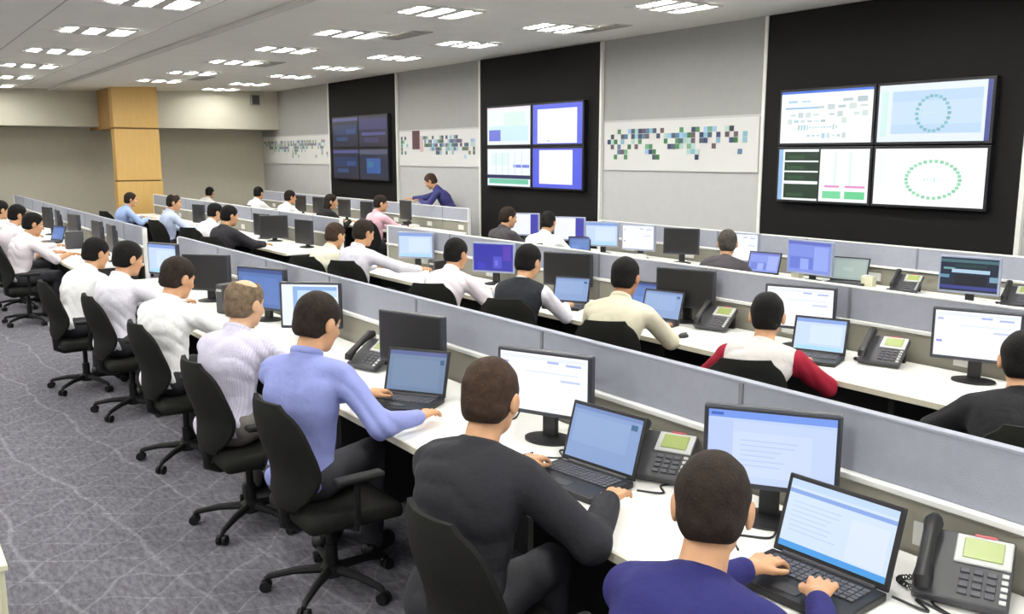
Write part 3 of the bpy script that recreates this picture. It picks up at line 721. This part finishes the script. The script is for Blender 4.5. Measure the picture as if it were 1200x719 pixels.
# ------------------------------------------------------------------ people: smooth blended volumes turned into one surface
class Field:
    def __init__(s, lo, hi, h):
        s.h = h; s.lo = np.array(lo, float); n = np.ceil((np.array(hi) - s.lo) / h).astype(int) + 1
        s.ax = [s.lo[i] + h * np.arange(n[i]) for i in range(3)]
        s.F = np.full(n, .08, np.float32)
    def _sl(s, lo, hi):
        sl = []
        for i in range(3):
            a = int(max(0, math.floor((lo[i] - s.lo[i]) / s.h))); b = int(min(s.F.shape[i], math.ceil((hi[i] - s.lo[i]) / s.h) + 1))
            if b <= a: return None
            sl.append(slice(a, b))
        return tuple(sl)
    def _grid(s, sl):
        return (s.ax[0][sl[0]][:, None, None].astype(np.float32), s.ax[1][sl[1]][None, :, None].astype(np.float32), s.ax[2][sl[2]][None, None, :].astype(np.float32))
    def _mix(s, sl, d, k):
        A = s.F[sl]
        if k > 0:
            hh = np.maximum(k - np.abs(A - d), 0) / k; s.F[sl] = np.minimum(A, d) - hh * hh * k * .25
        else: s.F[sl] = np.minimum(A, d)
    def rc(s, a, b, r1, r2, k=.02):
        a = np.array(a, float); b = np.array(b, float); m = max(r1, r2) + k + .03
        sl = s._sl(np.minimum(a, b) - m, np.maximum(a, b) + m)
        if sl is None: return
        X, Y, Z = s._grid(sl); ab = b - a; L = float(ab @ ab) + 1e-9
        t = np.clip(((X - a[0]) * ab[0] + (Y - a[1]) * ab[1] + (Z - a[2]) * ab[2]) / L, 0, 1)
        d = np.sqrt((X - a[0] - t * ab[0]) ** 2 + (Y - a[1] - t * ab[1]) ** 2 + (Z - a[2] - t * ab[2]) ** 2) - (r1 + (r2 - r1) * t)
        s._mix(sl, d.astype(np.float32), k)
    def el(s, c, r, M=None, k=.02):
        c = np.array(c, float); r = np.array(r, float); m = r.max() + k + .03
        sl = s._sl(c - m, c + m)
        if sl is None: return
        X, Y, Z = s._grid(sl); X = X - c[0]; Y = Y - c[1]; Z = Z - c[2]
        M = np.eye(3) if M is None else M           # columns: ellipsoid axes
        q = [X * M[0, i] + Y * M[1, i] + Z * M[2, i] for i in range(3)]
        k0 = np.sqrt(sum((q[i] / r[i]) ** 2 for i in range(3))); k1 = np.sqrt(sum((q[i] / r[i] ** 2) ** 2 for i in range(3))) + 1e-6
        d = np.clip(k0 * (k0 - 1) / k1, -.2, .2)
        s._mix(sl, d.astype(np.float32), k)
    def ring(s, c, R0, r, axis, sy=1.0, k=.01):
        c = np.array(c, float); m = R0 + r + k + .03; sl = s._sl(c - m, c + m)
        if sl is None: return
        X, Y, Z = s._grid(sl); X = X - c[0]; Y = Y - c[1]; Z = Z - c[2]
        h_ = X * axis[0] + Y * axis[1] + Z * axis[2]
        rad = np.sqrt(np.maximum(X * X + Y * Y + Z * Z - h_ * h_, 0))
        s._mix(sl, (np.sqrt((rad - R0) ** 2 + (h_ * .55) ** 2) - r).astype(np.float32), k)
    def cut(s, n, c):
        """keep n.p < c"""
        X, Y, Z = s._grid((slice(None),) * 3); s.F = np.maximum(s.F, (X * n[0] + Y * n[1] + Z * n[2] - c).astype(np.float32))
    def wrinkle(s, amp, ph):
        X, Y, Z = s._grid((slice(None),) * 3)
        A = np.abs(X)
        w = 1 - np.abs(np.sin(30 * Z + 19 * A + 15 * Y + 1.9 * np.sin(11 * X + 7 * Y + ph) + ph)) * 2
        w = w * (.5 + .5 * np.sin(9 * X + 7 * Z - 5 * Y + 2 * ph)) + .35 * np.sin(31 * Z - 22 * A + 13 * Y + 2.2 * np.sin(9 * Z + ph))
        s.F = s.F + (amp * w).astype(np.float32)
    def strands(s, amp, ph):
        X, Y, Z = s._grid((slice(None),) * 3)
        w = np.sin(70 * X + 4 * np.sin(30 * Z + ph) + 22 * Y + ph) + .8 * np.sin(48 * X - 30 * Y + 40 * Z + 2 * ph)
        s.F = s.F + (amp * w).astype(np.float32)
    def mesh(s):
        F = s.F; h = s.h; I = F < 0
        nx, ny, nz = F.shape
        cnt = np.zeros((nx - 1, ny - 1, nz - 1), np.int8)
        for a in (0, 1):
            for b in (0, 1):
                for c in (0, 1): cnt += I[a:nx - 1 + a, b:ny - 1 + b, c:nz - 1 + c]
        act = np.argwhere((cnt > 0) & (cnt < 8))
        if len(act) == 0: return np.zeros((0, 3)), np.zeros((0, 4), int)
        idx = np.full(cnt.shape, -1, np.int32); idx[tuple(act.T)] = np.arange(len(act))
        cs = [(a, b, c) for a in (0, 1) for b in (0, 1) for c in (0, 1)]
        val = np.stack([F[act[:, 0] + a, act[:, 1] + b, act[:, 2] + c] for a, b, c in cs], 1).astype(np.float64)
        P = np.zeros((len(act), 3)); N = np.zeros(len(act))
        for i in range(8):
            for j in range(i + 1, 8):
                df = [k for k in range(3) if cs[i][k] != cs[j][k]]
                if len(df) != 1: continue
                va, vb = val[:, i], val[:, j]; m = (va < 0) != (vb < 0); t = np.where(m, va / np.where(m, va - vb, 1), 0)
                for k in range(3):
                    P[:, k] += np.where(m, cs[i][k] + t * (cs[j][k] - cs[i][k]), 0)
                N += m
        V = s.lo + h * (act + P / N[:, None])
        Q = []
        for ax in range(3):
            o1, o2 = [(1, 2), (2, 0), (0, 1)][ax]
            sl0 = [slice(None)] * 3; sl1 = [slice(None)] * 3
            sl0[ax] = slice(0, F.shape[ax] - 1); sl1[ax] = slice(1, None)
            A = I[tuple(sl0)]; B = I[tuple(sl1)]
            e = np.argwhere(A != B)
            e = e[(e[:, o1] > 0) & (e[:, o2] > 0) & (e[:, o1] < F.shape[o1] - 1) & (e[:, o2] < F.shape[o2] - 1)]
            if len(e) == 0: continue
            inside = A[tuple(e.T)]
            def cell(d1, d2):
                q = e.copy(); q[:, o1] += d1; q[:, o2] += d2; return idx[tuple(q.T)]
            q = np.stack([cell(-1, -1), cell(0, -1), cell(0, 0), cell(-1, 0)], 1)
            q[~inside] = q[~inside][:, ::-1]; Q.append(q)
        Q = np.concatenate(Q); Q = Q[(Q >= 0).all(1)]
        return V, Q
def np_mesh(name, V, Q, m):
    me = bpy.data.meshes.new(name)
    me.vertices.add(len(V)); me.vertices.foreach_set('co', np.ascontiguousarray(V, np.float32).ravel())
    me.loops.add(len(Q) * 4); me.loops.foreach_set('vertex_index', np.ascontiguousarray(Q, np.int32).ravel())
    me.polygons.add(len(Q)); me.polygons.foreach_set('loop_start', np.arange(len(Q), dtype=np.int32) * 4)
    try: me.polygons.foreach_set('loop_total', np.full(len(Q), 4, np.int32))
    except Exception: pass
    me.polygons.foreach_set('use_smooth', np.ones(len(Q), bool))
    me.update(calc_edges=True); me.validate(); me.materials.append(m)
    return me

def unit(v): v = np.array(v, float); return v / (np.linalg.norm(v) + 1e-9)
def rotm(yaw, pitch, roll=0.0):
    """head frame: yaw ccw, pitch downward (degrees)"""
    a, b, c = R(yaw), R(-pitch), R(roll)
    Rz = np.array([[math.cos(a), -math.sin(a), 0], [math.sin(a), math.cos(a), 0], [0, 0, 1]])
    Rx = np.array([[1, 0, 0], [0, math.cos(b), -math.sin(b)], [0, math.sin(b), math.cos(b)]])
    Ry = np.array([[math.cos(c), 0, math.sin(c)], [0, 1, 0], [-math.sin(c), 0, math.cos(c)]])
    return Rz @ Rx @ Ry

SKIN = {'tan': (206, 156, 116), 'light': (222, 176, 140), 'brown': (176, 124, 88)}
HAIRC = {'black': (17, 14, 13), 'dark': (40, 31, 25), 'brown': (58, 43, 33), 'greyblond': (114, 97, 78), 'grey': (70, 66, 60)}
M_TROU = {}
EYEM = mat('eye_white', (236, 232, 226), .3); BROWM = mat('eyebrow', (40, 32, 28), .8)

def person(label, top, yaw, shirt, shirt_mat, hy=0.0, hp=14.0, hands=None, front=None, skin='tan', hair='dark', vox=.009,
           style='shirt', trou=(48, 48, 54), vest=None, sleeve_mat=None, short=False, standing=False, lean=None, thin=0.0, hs=1.09, long_hair=False, wr=.0034, collar=None, bulk=1.0, reach=.20, ph=0.0):
    """top: world position of the crown of the head; yaw: ccw from +Y"""
    Rh = rotm(hy, hp)
    hipz = .93 if standing else .55
    topo = Rh @ np.array([0, -.015, .118 * hs]); skull = Rh @ np.array([0, -.022, -.075 * hs])
    noff = np.array([0, -.05, -.085])                     # from skull base to the base of the neck
    Cz = top[2] - topo[2]; nz = Cz + skull[2] + noff[2]
    dz = nz - hipz; L = .50
    ny = lean if lean is not None else math.sqrt(max(L * L - min(dz, .495) ** 2, .0036))
    ny = min(ny, .36)
    H = np.array([0, 0, hipz]); N = np.array([0, ny, nz])
    C = N - noff - skull                                   # centre of the head
    T = C + topo
    a = R(yaw); fw = np.array([-math.sin(a), math.cos(a)]); rt = np.array([math.cos(a), math.sin(a)])
    root = np.array(top[:2]) - rt * T[0] - fw * T[1]
    def loc(p): q = np.array(p[:2]) - root; return np.array([q @ rt, q @ fw, p[2]])
    S = unit(N - H); Ff = np.cross(S, [1, 0, 0]); Ff = unit(-Ff if Ff[1] < 0 else Ff); X_ = np.array([1., 0, 0])
    Ls = np.linalg.norm(N - H); MT = np.stack([X_, Ff, S], 1)
    P = lambda x, f_, s_: H + X_ * x + Ff * f_ + S * s_
    # arms
    arms = {}
    for sd in (-1, 1):
        Sh = P(sd * .185 * bulk, .025, Ls - .075)
        if hands and sd in hands: Hd = loc(hands[sd]); 
        elif standing: Hd = np.array([sd * .2, .34, 1.17])
        else:
            tt = ((front + reach) - root[1]) / max(.35, math.cos(a)); tt = min(tt, .66)
            Hd = np.array([sd * .17, tt, .785])
        d0 = Hd - Sh; dirh = unit(np.array([d0[0] * .5, abs(d0[1]) + .2, 0]))
        dh = unit(np.array([dirh[0] - sd * .15, dirh[1], -.06]))
        W = Hd - dh * .085 + np.array([0, 0, .012])
        v = W - Sh; dist = np.linalg.norm(v)
        if dist > .535: W = Sh + v / dist * .535; W[2] = max(W[2], .775 if not standing else 0); v = W - Sh; dist = np.linalg.norm(v)
        u1, u2 = .285, .26; dist = min(dist, u1 + u2 - .004)
        x = (u1 * u1 - u2 * u2 + dist * dist) / (2 * dist); hgt = math.sqrt(max(u1 * u1 - x * x, 0)); e = unit(v)
        pole = np.array([sd * .75, -.35, -.75]); pole = unit(pole - e * (pole @ e))
        E_ = Sh + e * x + pole * hgt
        if not standing and E_[1] + root[1] * 0 > 0: E_[2] = max(E_[2], .70)
        arms[sd] = (Sh, E_, W, dh)
    # ---- body (one continuous surface)
    pts = np.array([N, H, C] + [q for sd in arms for q in arms[sd][:3]])
    lo = np.minimum(pts.min(0) - .2, [-.3, -.22, 0]); hi = np.maximum(pts.max(0) + .22, [.3, .72, 0]); lo[2] = -.01; hi[2] = T[2] + .03
    F = Field(lo, hi, vox)
    def torso(F, g, lower=True, k=.06):
        b = bulk
        if lower: F.el(P(0, -.01, .0), (.158 * b + g, .112 + g, .11 + g), MT, k)
        F.el(P(0, .005, .17), (.142 * b + g, .102 * b + g, .16 + g), MT, k)
        F.el(P(0, -.012, .34), (.162 * b + g, .105 + g, .16 + g), MT, k)
        F.rc(P(-.13 * b, .005, Ls - .075), P(.13 * b, .005, Ls - .075), .058 + g, .058 + g, k)
        for sd in (-1, 1):
            F.rc(P(sd * .02, -.01, Ls - .02), P(sd * .15 * b, .01, Ls - .062), .045 + g, .046 + g, .03)
            F.el(P(sd * .08, -.055, .36), (.07 + g, .05 + g, .11 + g), MT, .05)
    torso(F, -.004)
    legs = {}
    for sd in (-1, 1):
        if standing: hj, kn, an, toe = [np.array(q) for q in ((sd * .09, 0, .90), (sd * .1, .03, .5), (sd * .11, -.02, .1), (sd * .13, .13, .04))]
        else: hj, kn, an, toe = [np.array(q) for q in ((sd * .09, .02, .545), (sd * .13, .43, .54), (sd * .14, .40, .1), (sd * .15, .53, .04))]
        legs[sd] = (hj, kn, an, toe)
        F.rc(hj, kn, .085, .058, .03); F.rc(kn, an, .056, .038, .02); F.rc(an + [0, -.02, -.05], toe, .034, .03, .02)
        Sh, E_, W, dh = arms[sd]
        F.rc(Sh, E_, .05, .04, .03); F.rc(E_, W, .04, .026, .015)
        # hand: palm, four fingers, thumb
        up = unit(np.array([0, 0, 1]) - dh * dh[2]); med = np.cross(up, dh); med = med if med[0] * -sd > 0 else -med
        for q, (off, ln) in enumerate(((.030, .075), (.010, .084), (-.011, .077), (-.031, .06))):
            kn_ = W + dh * (.088 - abs(q - 1.2) * .005) + med * off + up * .006
            F.rc(W + dh * .012 + med * off * .45, kn_, .0145, .0115, .014)
            spd = med * off * .55
            d1 = unit(dh + spd * 6 - up * .12); d2 = unit(dh + spd * 4 - up * .75); d3 = unit(dh - up * 1.3)
            a1 = kn_ + d1 * ln * .45; a2 = a1 + d2 * ln * .32; a3 = a2 + d3 * ln * .23
            F.rc(kn_, a1, .0098, .009, .004); F.rc(a1, a2, .009, .0084, .003); F.rc(a2, a3, .0084, .0074, .003)
        t0 = W + dh * .02 + med * .016; t1 = t0 + med * .03 + dh * .032 - up * .006; t2 = t1 + dh * .034 + med * .008 - up * .008; t3 = t2 + dh * .024 - up * .004
        F.rc(t0, t1, .0145, .0115, .01); F.rc(t1, t2, .011, .0095, .003); F.rc(t2, t3, .0095, .008, .003)
    F.rc(N - S * .02, C + skull * .6, .062, .056, .03)
    hpnt = lambda x, y, z: C + Rh @ (np.array([x, y, z]) * hs)
    h3 = lambda *r: tuple(q * hs for q in r)
    F.el(hpnt(0, -.012, .030), h3(.076, .096, .088), Rh, .02); F.el(hpnt(0, .03, -.035), h3(.062, .066, .082), Rh, .03)
    F.el(hpnt(0, .034, -.075), h3(.052, .054, .038), Rh, .02); F.rc(hpnt(-.008, .074, -.098), hpnt(.008, .074, -.098), .016, .016, .025)
    F.rc(hpnt(0, .094, .002), hpnt(0, .111, -.03), .008, .0135, .01); F.rc(hpnt(-.034, .080, .023), hpnt(.034, .080, .023), .011, .011, .02)
    F.rc(hpnt(-.018, .0895, -.062), hpnt(.018, .0895, -.062), .0075, .0075, .008)
    for sd in (-1, 1):
        F.el(hpnt(sd * .04, .062, -.03), h3(.026, .024, .024), Rh, .02)
        F.el(hpnt(sd * .085, -.010, -.010), h3(.010, .023, .034), rotm(hy - sd * 12, hp), .006)
    V, Q = F.mesh()
    body = link('person', np_mesh('body', V, Q, mat('skin_' + skin, SKIN[skin], .55, bump=.08, bscale=200, vary=.06, vscale=14)))
    body.location = (root[0], root[1], 0); body.rotation_euler = (0, 0, a); tag(body, label, 'person')
    # ---- upper garment
    vs = max(vox, .0085)
    g = .022 if style == 'suit' else .013
    F = Field(lo, hi, vs); torso(F, g)
    F.cut(-S, -(S @ H) + (.13 if style == 'suit' else .055))
    hem = H - S * .0
    slv = None
    def sleeves(F, gs):
        for sd in (-1, 1):
            Sh, E_, W, dh = arms[sd]; back = unit(E_ - W)
            F.rc(Sh, E_, .063 + gs, .056 + gs, .035)
            if short: continue
            F.rc(E_, W + back * .025, .054 + gs, .036 + gs, .03)
    if sleeve_mat is None and vest is None: sleeves(F, g - .012)
    if style == 'jersey':
        F.ring(N - S * .004 + Ff * .006, .068, .011, unit(S + Ff * .25), k=.02)
    else:
        F.rc(P(0, -.012, Ls - .055), P(0, -.008, Ls - .02), .076, .066, .03)
        F.ring(N + S * .012 + Ff * .004, .064, .0125, unit(S + Ff * .25), k=.010)
    if wr: F.wrinkle(wr, ph)
    V, Q = F.mesh()
    nm = {'suit': 'jacket', 'shirt': 'shirt', 'jersey': 'sweater'}[style]
    link(nm, np_mesh(nm, V, Q, shirt_mat), body)
    if sleeve_mat is not None or vest is not None:
        for sd in (-1, 1):
            F = Field(lo, hi, vs); Sh, E_, W, dh = arms[sd]; back = unit(E_ - W)
            F.rc(Sh, E_, .064, .053, .035); F.rc(E_, W + back * .025, .05, .036, .02)
            F.rc(P(sd * .12 * bulk, 0, Ls - .075), Sh, .066, .066, .03)
            F.wrinkle(wr, ph); V, Q = F.mesh(); link('sleeve', np_mesh('sleeve', V, Q, sleeve_mat or shirt_mat), body)
    if vest is not None:
        F = Field(lo, hi, vs); torso(F, .022); F.cut(-S, -(S @ H) + .06); F.rc(P(0, -.012, Ls - .045), P(0, -.01, Ls - .02), .082, .072, .03)
        F.wrinkle(.0015, ph); V, Q = F.mesh(); link('vest', np_mesh('vest', V, Q, vest), body)
    if collar is None and style == 'shirt' and vest is None: collar = shirt_mat
    if collar is not None:
        F = Field(N - .14, N + .14, .006); F.ring(N + S * .030 + Ff * .006, .066, .010, unit(S + Ff * .3), k=0)
        V, Q = F.mesh(); link('collar', np_mesh('collar', V, Q, collar), body)
    # ---- trousers, shoes
    F = Field(lo, hi, .013); F.el(P(0, -.01, .005), (.166 * bulk, .12, .115), MT, .05)
    for sd in (-1, 1):
        hj, kn, an, toe = legs[sd]; F.rc(hj, kn, .097, .071, .04); F.rc(kn, an + [0, 0, -.02], .069, .055, .02)
    F.wrinkle(.0025, ph + 1)
    V, Q = F.mesh(); link('trousers', np_mesh('trousers', V, Q, mat('trousers_%d_%d_%d' % trou, trou, .85, bump=.2, bscale=150)), body)
    for sd in (-1, 1):
        hj, kn, an, toe = legs[sd]; F = Field(np.minimum(an, toe) - .1, np.maximum(an, toe) + .1, .012)
        F.rc(an + [0, -.03, -.045], toe + [0, .02, .002], .046, .042, .02); F.cut((0, 0, -1), -.002); F.cut((0, 0, 1), .105)
        V, Q = F.mesh(); link('shoe', np_mesh('shoe', V, Q, M_BLACK), body)
    # ---- hair (built in the head's own frame)
    hv = .006 if vox < .008 else .009
    F = Field((-.12, -.15, -.26 if long_hair else -.13), (.12, .12, .16), hv)
    th = .011
    F.el((0, -.014, .032), (.076 + th, .097 + th, .089 + th), None, .01)
    F.el((0, -.05, -.035), (.064 + th * .6, .05 + th, .055), None, .03)
    F.strands(.0009, ph)
    n = unit((0, .80, -.60)); X, Y, Z = F._grid((slice(None),) * 3)
    F.F = np.maximum(F.F, (X * n[0] + Y * n[1] + Z * n[2] - .015 + .003 * np.sin(130 * X + ph) - .012 * np.abs(X) / .08).astype(np.float32)); F.cut((0, 0, -1), .074)
    if long_hair:
        G = Field((-.12, -.15, -.26), (.12, .12, .16), hv); G.el((0, -.045, -.08), (.094, .078, .175), None, .02); G.cut(n, .045); F.F = np.minimum(F.F, G.F)
    if thin: # thinning crown: trim the shell on the very top
        X, Y, Z = F._grid((slice(None),) * 3)
        F.F = np.maximum(F.F, (thin - np.sqrt((X * .9) ** 2 + (Y + .02) ** 2 + (Z - .122) ** 2)).astype(np.float32))
    V, Q = F.mesh(); V = (V * hs) @ Rh.T + C
    link('hair', np_mesh('hair', V, Q, mat('hair_' + hair, HAIRC[hair], .75, spec=.2, bump=.3, bscale=120, vary=.35, vscale=40)), body)
    # ---- eyes and brows
    for sd in (-1, 1):
        b = MB()
        r_ = bmesh.ops.create_uvsphere(b.bm, u_segments=10, v_segments=6, radius=.0125 * hs)
        bmesh.ops.translate(b.bm, verts=r_['verts'], vec=Vector(hpnt(sd * .032, .0755, -.001)))
        e_ = b.build('eye', EYEM, body, smooth=True)
        b = MB(); bmesh.ops.create_uvsphere(b.bm, u_segments=8, v_segments=6, radius=.0062 * hs)
        bmesh.ops.translate(b.bm, verts=b.bm.verts, vec=Vector(hpnt(sd * .032, .0835, -.001))); b.build('iris', BROWM, e_, smooth=True)
    for sd in (-1, 1):
        b = MB(); b.tube([Vector(hpnt(sd * .016, .095, .021)), Vector(hpnt(sd * .034, .091, .026)), Vector(hpnt(sd * .05, .079, .02))], [.003, .0045, .002], 6)
        b.build('eyebrow', BROWM, body)
    return body, root, yaw

def cloth(name, c, **k): return mat('cloth_' + name, c, .85, bump=.55, bscale=20, vary=.03, vscale=12, spec=.25, **k)
C_NAVY = cloth('navy', (42, 42, 100)); C_SUIT = cloth('suit', (42, 42, 47)); C_SKY = cloth('sky', (140, 148, 204)); C_LAV = cloth('lavender', (214, 210, 226), stripes=((196, 192, 214), 26))
C_WHITE = cloth('white', (244, 244, 244)); C_OFF = cloth('offwhite', (224, 222, 232)); C_PINKW = cloth('pinkwhite', (236, 226, 232)); C_BLACK = cloth('black', (30, 30, 33))
C_GREYW = cloth('greywhite', (208, 204, 200)); C_CRIM = cloth('crimson', (150, 28, 50)); C_BEIGE = cloth('beige', (216, 210, 186)); C_VEST = cloth('vest', (38, 40, 46)); C_CREAM = cloth('cream', (228, 226, 204))
C_LBLUE = cloth('lightblue', (196, 208, 236)); C_BLUE = cloth('blue', (160, 182, 226)); C_PINK = cloth('pink', (230, 184, 196)); C_DGREY = cloth('darkgrey', (72, 68, 72)); C_COAL = cloth('coal', (48, 46, 52)); C_NAVY2 = cloth('navy2', (66, 66, 120))

PEOPLE = [
 # front row
 dict(l='man in a navy blue top with hands on the nearest laptop, seen from behind', top=(-1.46, 1.68, 1.255), yaw=17, s=C_NAVY, kw=dict(style='jersey', hy=20, hp=18, hands={-1: (-1.60, 2.09, .79), 1: (-1.41, 2.09, .79)}, vox=.0055, hair='dark', bulk=1.03, wr=.0018, ph=.3)),
 dict(l='man in a black suit at the second laptop of the front row', top=(-2.45, 1.68, 1.315), yaw=24, s=C_SUIT, kw=dict(style='suit', hy=8, hp=14, hands={-1: (-2.74, 2.08, .79), 1: (-2.27, 2.10, .79)}, vox=.006, hair='brown', ph=1.2)),
 dict(l='man in a sky blue shirt reaching to the slate laptop', top=(-3.85, 1.68, 1.365), yaw=36, s=C_SKY, kw=dict(hy=-16, hp=20, hands={-1: (-4.02, 2.06, .79), 1: (-3.58, 2.09, .78)}, vox=.006, hair='dark', ph=2.1, wr=.0055)),
 dict(l='balding man in a striped lavender shirt, front row', top=(-4.85, 1.67, 1.32), yaw=34, s=C_LAV, kw=dict(hy=-8, hp=12, vox=.007, hair='greyblond', thin=.07, trou=(112, 108, 104), skin='light', ph=3.0)),
 dict(l='man in a plain white shirt next to the balding man', top=(-6.1, 1.67, 1.325), yaw=34, s=C_WHITE, kw=dict(hy=-14, hp=20, vox=.008, hair='dark', ph=3.6)),
 dict(l='man in an off-white shirt with thick black hair, front row', top=(-7.5, 1.67, 1.325), yaw=32, s=C_OFF, kw=dict(hy=-16, hp=16, hair='black', ph=4.2)),
 dict(l='man in a white shirt last before the aisle, front row', top=(-8.6, 1.65, 1.27), yaw=30, s=C_WHITE, kw=dict(hy=-10, hp=18, hair='black', ph=5.0)),
 dict(l='person in a short-sleeved pinkish white shirt first past the aisle', top=(-12.2, 1.65, 1.31), yaw=18, s=C_PINKW, kw=dict(hy=-12, hp=16, hair='black', short=True, ph=.7)),
 dict(l='person in a pale shirt second past the aisle, front row', top=(-13.5, 1.65, 1.35), yaw=18, s=C_PINKW, kw=dict(hy=-8, hp=14, hair='black', ph=1.6)),
 dict(l='person in a white shirt third past the aisle at the edge of the front row', top=(-15.3, 1.65, 1.33), yaw=15, s=C_WHITE, kw=dict(hy=0, hp=14, hair='black', ph=2.6)),
 # middle row
 dict(l='person in a black jacket at the near end of the middle row', top=(-1.87, 4.2, 1.21), yaw=26, s=C_BLACK, kw=dict(style='suit', hy=0, hp=14, hair='black', ph=.2, bulk=1.06)),
 dict(l='man in a pale top with crimson sleeves, middle row', top=(-3.3, 4.2, 1.21), yaw=24, s=C_GREYW, kw=dict(hy=10, hp=12, hair='black', sleeve_mat=C_CRIM, ph=1.0, bulk=1.06, style='jersey')),
 dict(l='man in a beige shirt with black hair, middle row', top=(-4.5, 4.2, 1.305), yaw=26, s=C_BEIGE, kw=dict(hy=0, hp=14, hair='black', skin='brown', ph=1.9, bulk=1.08)),
 dict(l='man in a black vest over a white shirt, middle row', top=(-5.6, 4.2, 1.305), yaw=26, s=C_GREYW, kw=dict(hy=-8, hp=18, hair='black', vest=C_VEST, sleeve_mat=C_OFF, ph=2.7)),
 dict(l='man in a white shirt beside the deep blue monitor', top=(-6.67, 4.2, 1.275), yaw=28, s=C_PINKW, kw=dict(hy=-12, hp=14, hair='black', ph=3.3)),
 dict(l='man in a white shirt stretching an arm toward the pale blue monitor', top=(-8.46, 4.2, 1.335), yaw=22, s=C_OFF, kw=dict(hy=-14, hp=16, hair='dark', hands={1: (-8.15, 4.78, .8)}, ph=4.0)),
 dict(l='person in a cream shirt partly behind the stretching man', top=(-9.15, 4.2, 1.26), yaw=24, s=C_CREAM, kw=dict(hy=-10, hp=18, hair='brown', ph=4.6)),
 dict(l='man in a dark suit jacket first past the aisle, middle row', top=(-11.93, 3.95, 1.335), yaw=20, s=C_COAL, kw=dict(style='suit', hy=-12, hp=14, hair='black', ph=5.2)),
 dict(l='person in a white shirt behind the dark suited man', top=(-13.7, 4.32, 1.28), yaw=20, s=C_WHITE, kw=dict(hy=-12, hp=14, hair='black', ph=5.8)),
 dict(l='man in a light blue shirt with receding hair, far middle row', top=(-15.5, 4.2, 1.355), yaw=5, s=C_LBLUE, kw=dict(hy=-20, hp=10, hair='dark', thin=.04, ph=.9)),
 dict(l='person in a blue shirt in front of the timber column', top=(-18.5, 4.2, 1.285), yaw=5, s=C_BLUE, kw=dict(hy=-10, hp=10, hair='dark', ph=1.7)),
 # row by the screens
 dict(l='person in a grey white shirt against the back wall, first of the far row', top=(-22.3, 6.9, 1.23), yaw=20, s=C_GREYW, kw=dict(hy=20, hp=8, hair='black', ph=2.2)),
 dict(l='person in a bright white shirt near the corner, second of the far row', top=(-19.07, 6.95, 1.325), yaw=20, s=C_WHITE, kw=dict(hy=10, hp=8, hair='black', ph=2.9)),
 dict(l='person in a white shirt beside the first edge-on far monitor', top=(-17.3, 6.95, 1.305), yaw=15, s=C_WHITE, kw=dict(hy=-14, hp=8, hair='dark', ph=3.7)),
 dict(l='woman in black with long dark hair, far row', top=(-15.35, 6.95, 1.295), yaw=10, s=C_BLACK, kw=dict(hy=-30, hp=8, hair='dark', long_hair=True, ph=4.4)),
 dict(l='person in a pink shirt at the far row below the standing man', top=(-13.38, 6.95, 1.345), yaw=10, s=C_PINK, kw=dict(hy=-26, hp=10, hair='dark', ph=5.1)),
 dict(l='person in a dark grey shirt in front of the middle black panel', top=(-9.73, 6.95, 1.315), yaw=10, s=C_DGREY, kw=dict(hy=-20, hp=14, hair='dark', ph=5.7)),
 dict(l='broad person in a white shirt leaning to the blue striped monitor', top=(-8.88, 6.95, 1.295), yaw=22, s=C_WHITE, kw=dict(hy=10, hp=22, hair='black', ph=.4, bulk=1.12)),
 dict(l='person in a dark grey jacket under the largest screens', top=(-5.99, 6.95, 1.265), yaw=20, s=C_DGREY, kw=dict(hy=20, hp=10, hair='grey', ph=1.1, style='suit')),
]
CH_LABEL = 'black office chair under the %s'
for i, p in enumerate(PEOPLE):
    row = 1 if i < 10 else (2 if i < 21 else 3)
    b, root, yaw = person(p['l'], p['top'], p['yaw'], None, p['s'], front=ROWS[row]['front'], **p['kw'])
    a = R(yaw); cy_ = yaw * .2 - 6 if row == 1 else yaw + 14; a = R(cy_); c = root + (.10 if row == 1 else .05) * np.array([-math.sin(a), math.cos(a)]) + np.array([.15 if i == 1 else .07 if row == 1 else 0, 0])
    short_l = p['l'].split(',')[0]
    chair(c[0], c[1], cy_, 'black office chair of the ' + ' '.join(short_l.split()[:11]))
person('standing man in navy leaning over the partition beside the far screens', (-14.42, 8.45, 1.65), 138, None, C_NAVY2, hy=-6, hp=32, standing=True, lean=.33, hair='brown', vox=.01, hands={-1: (-14.45, 8.2, 1.18), 1: (-14.88, 8.2, 1.18)}, ph=2.0)
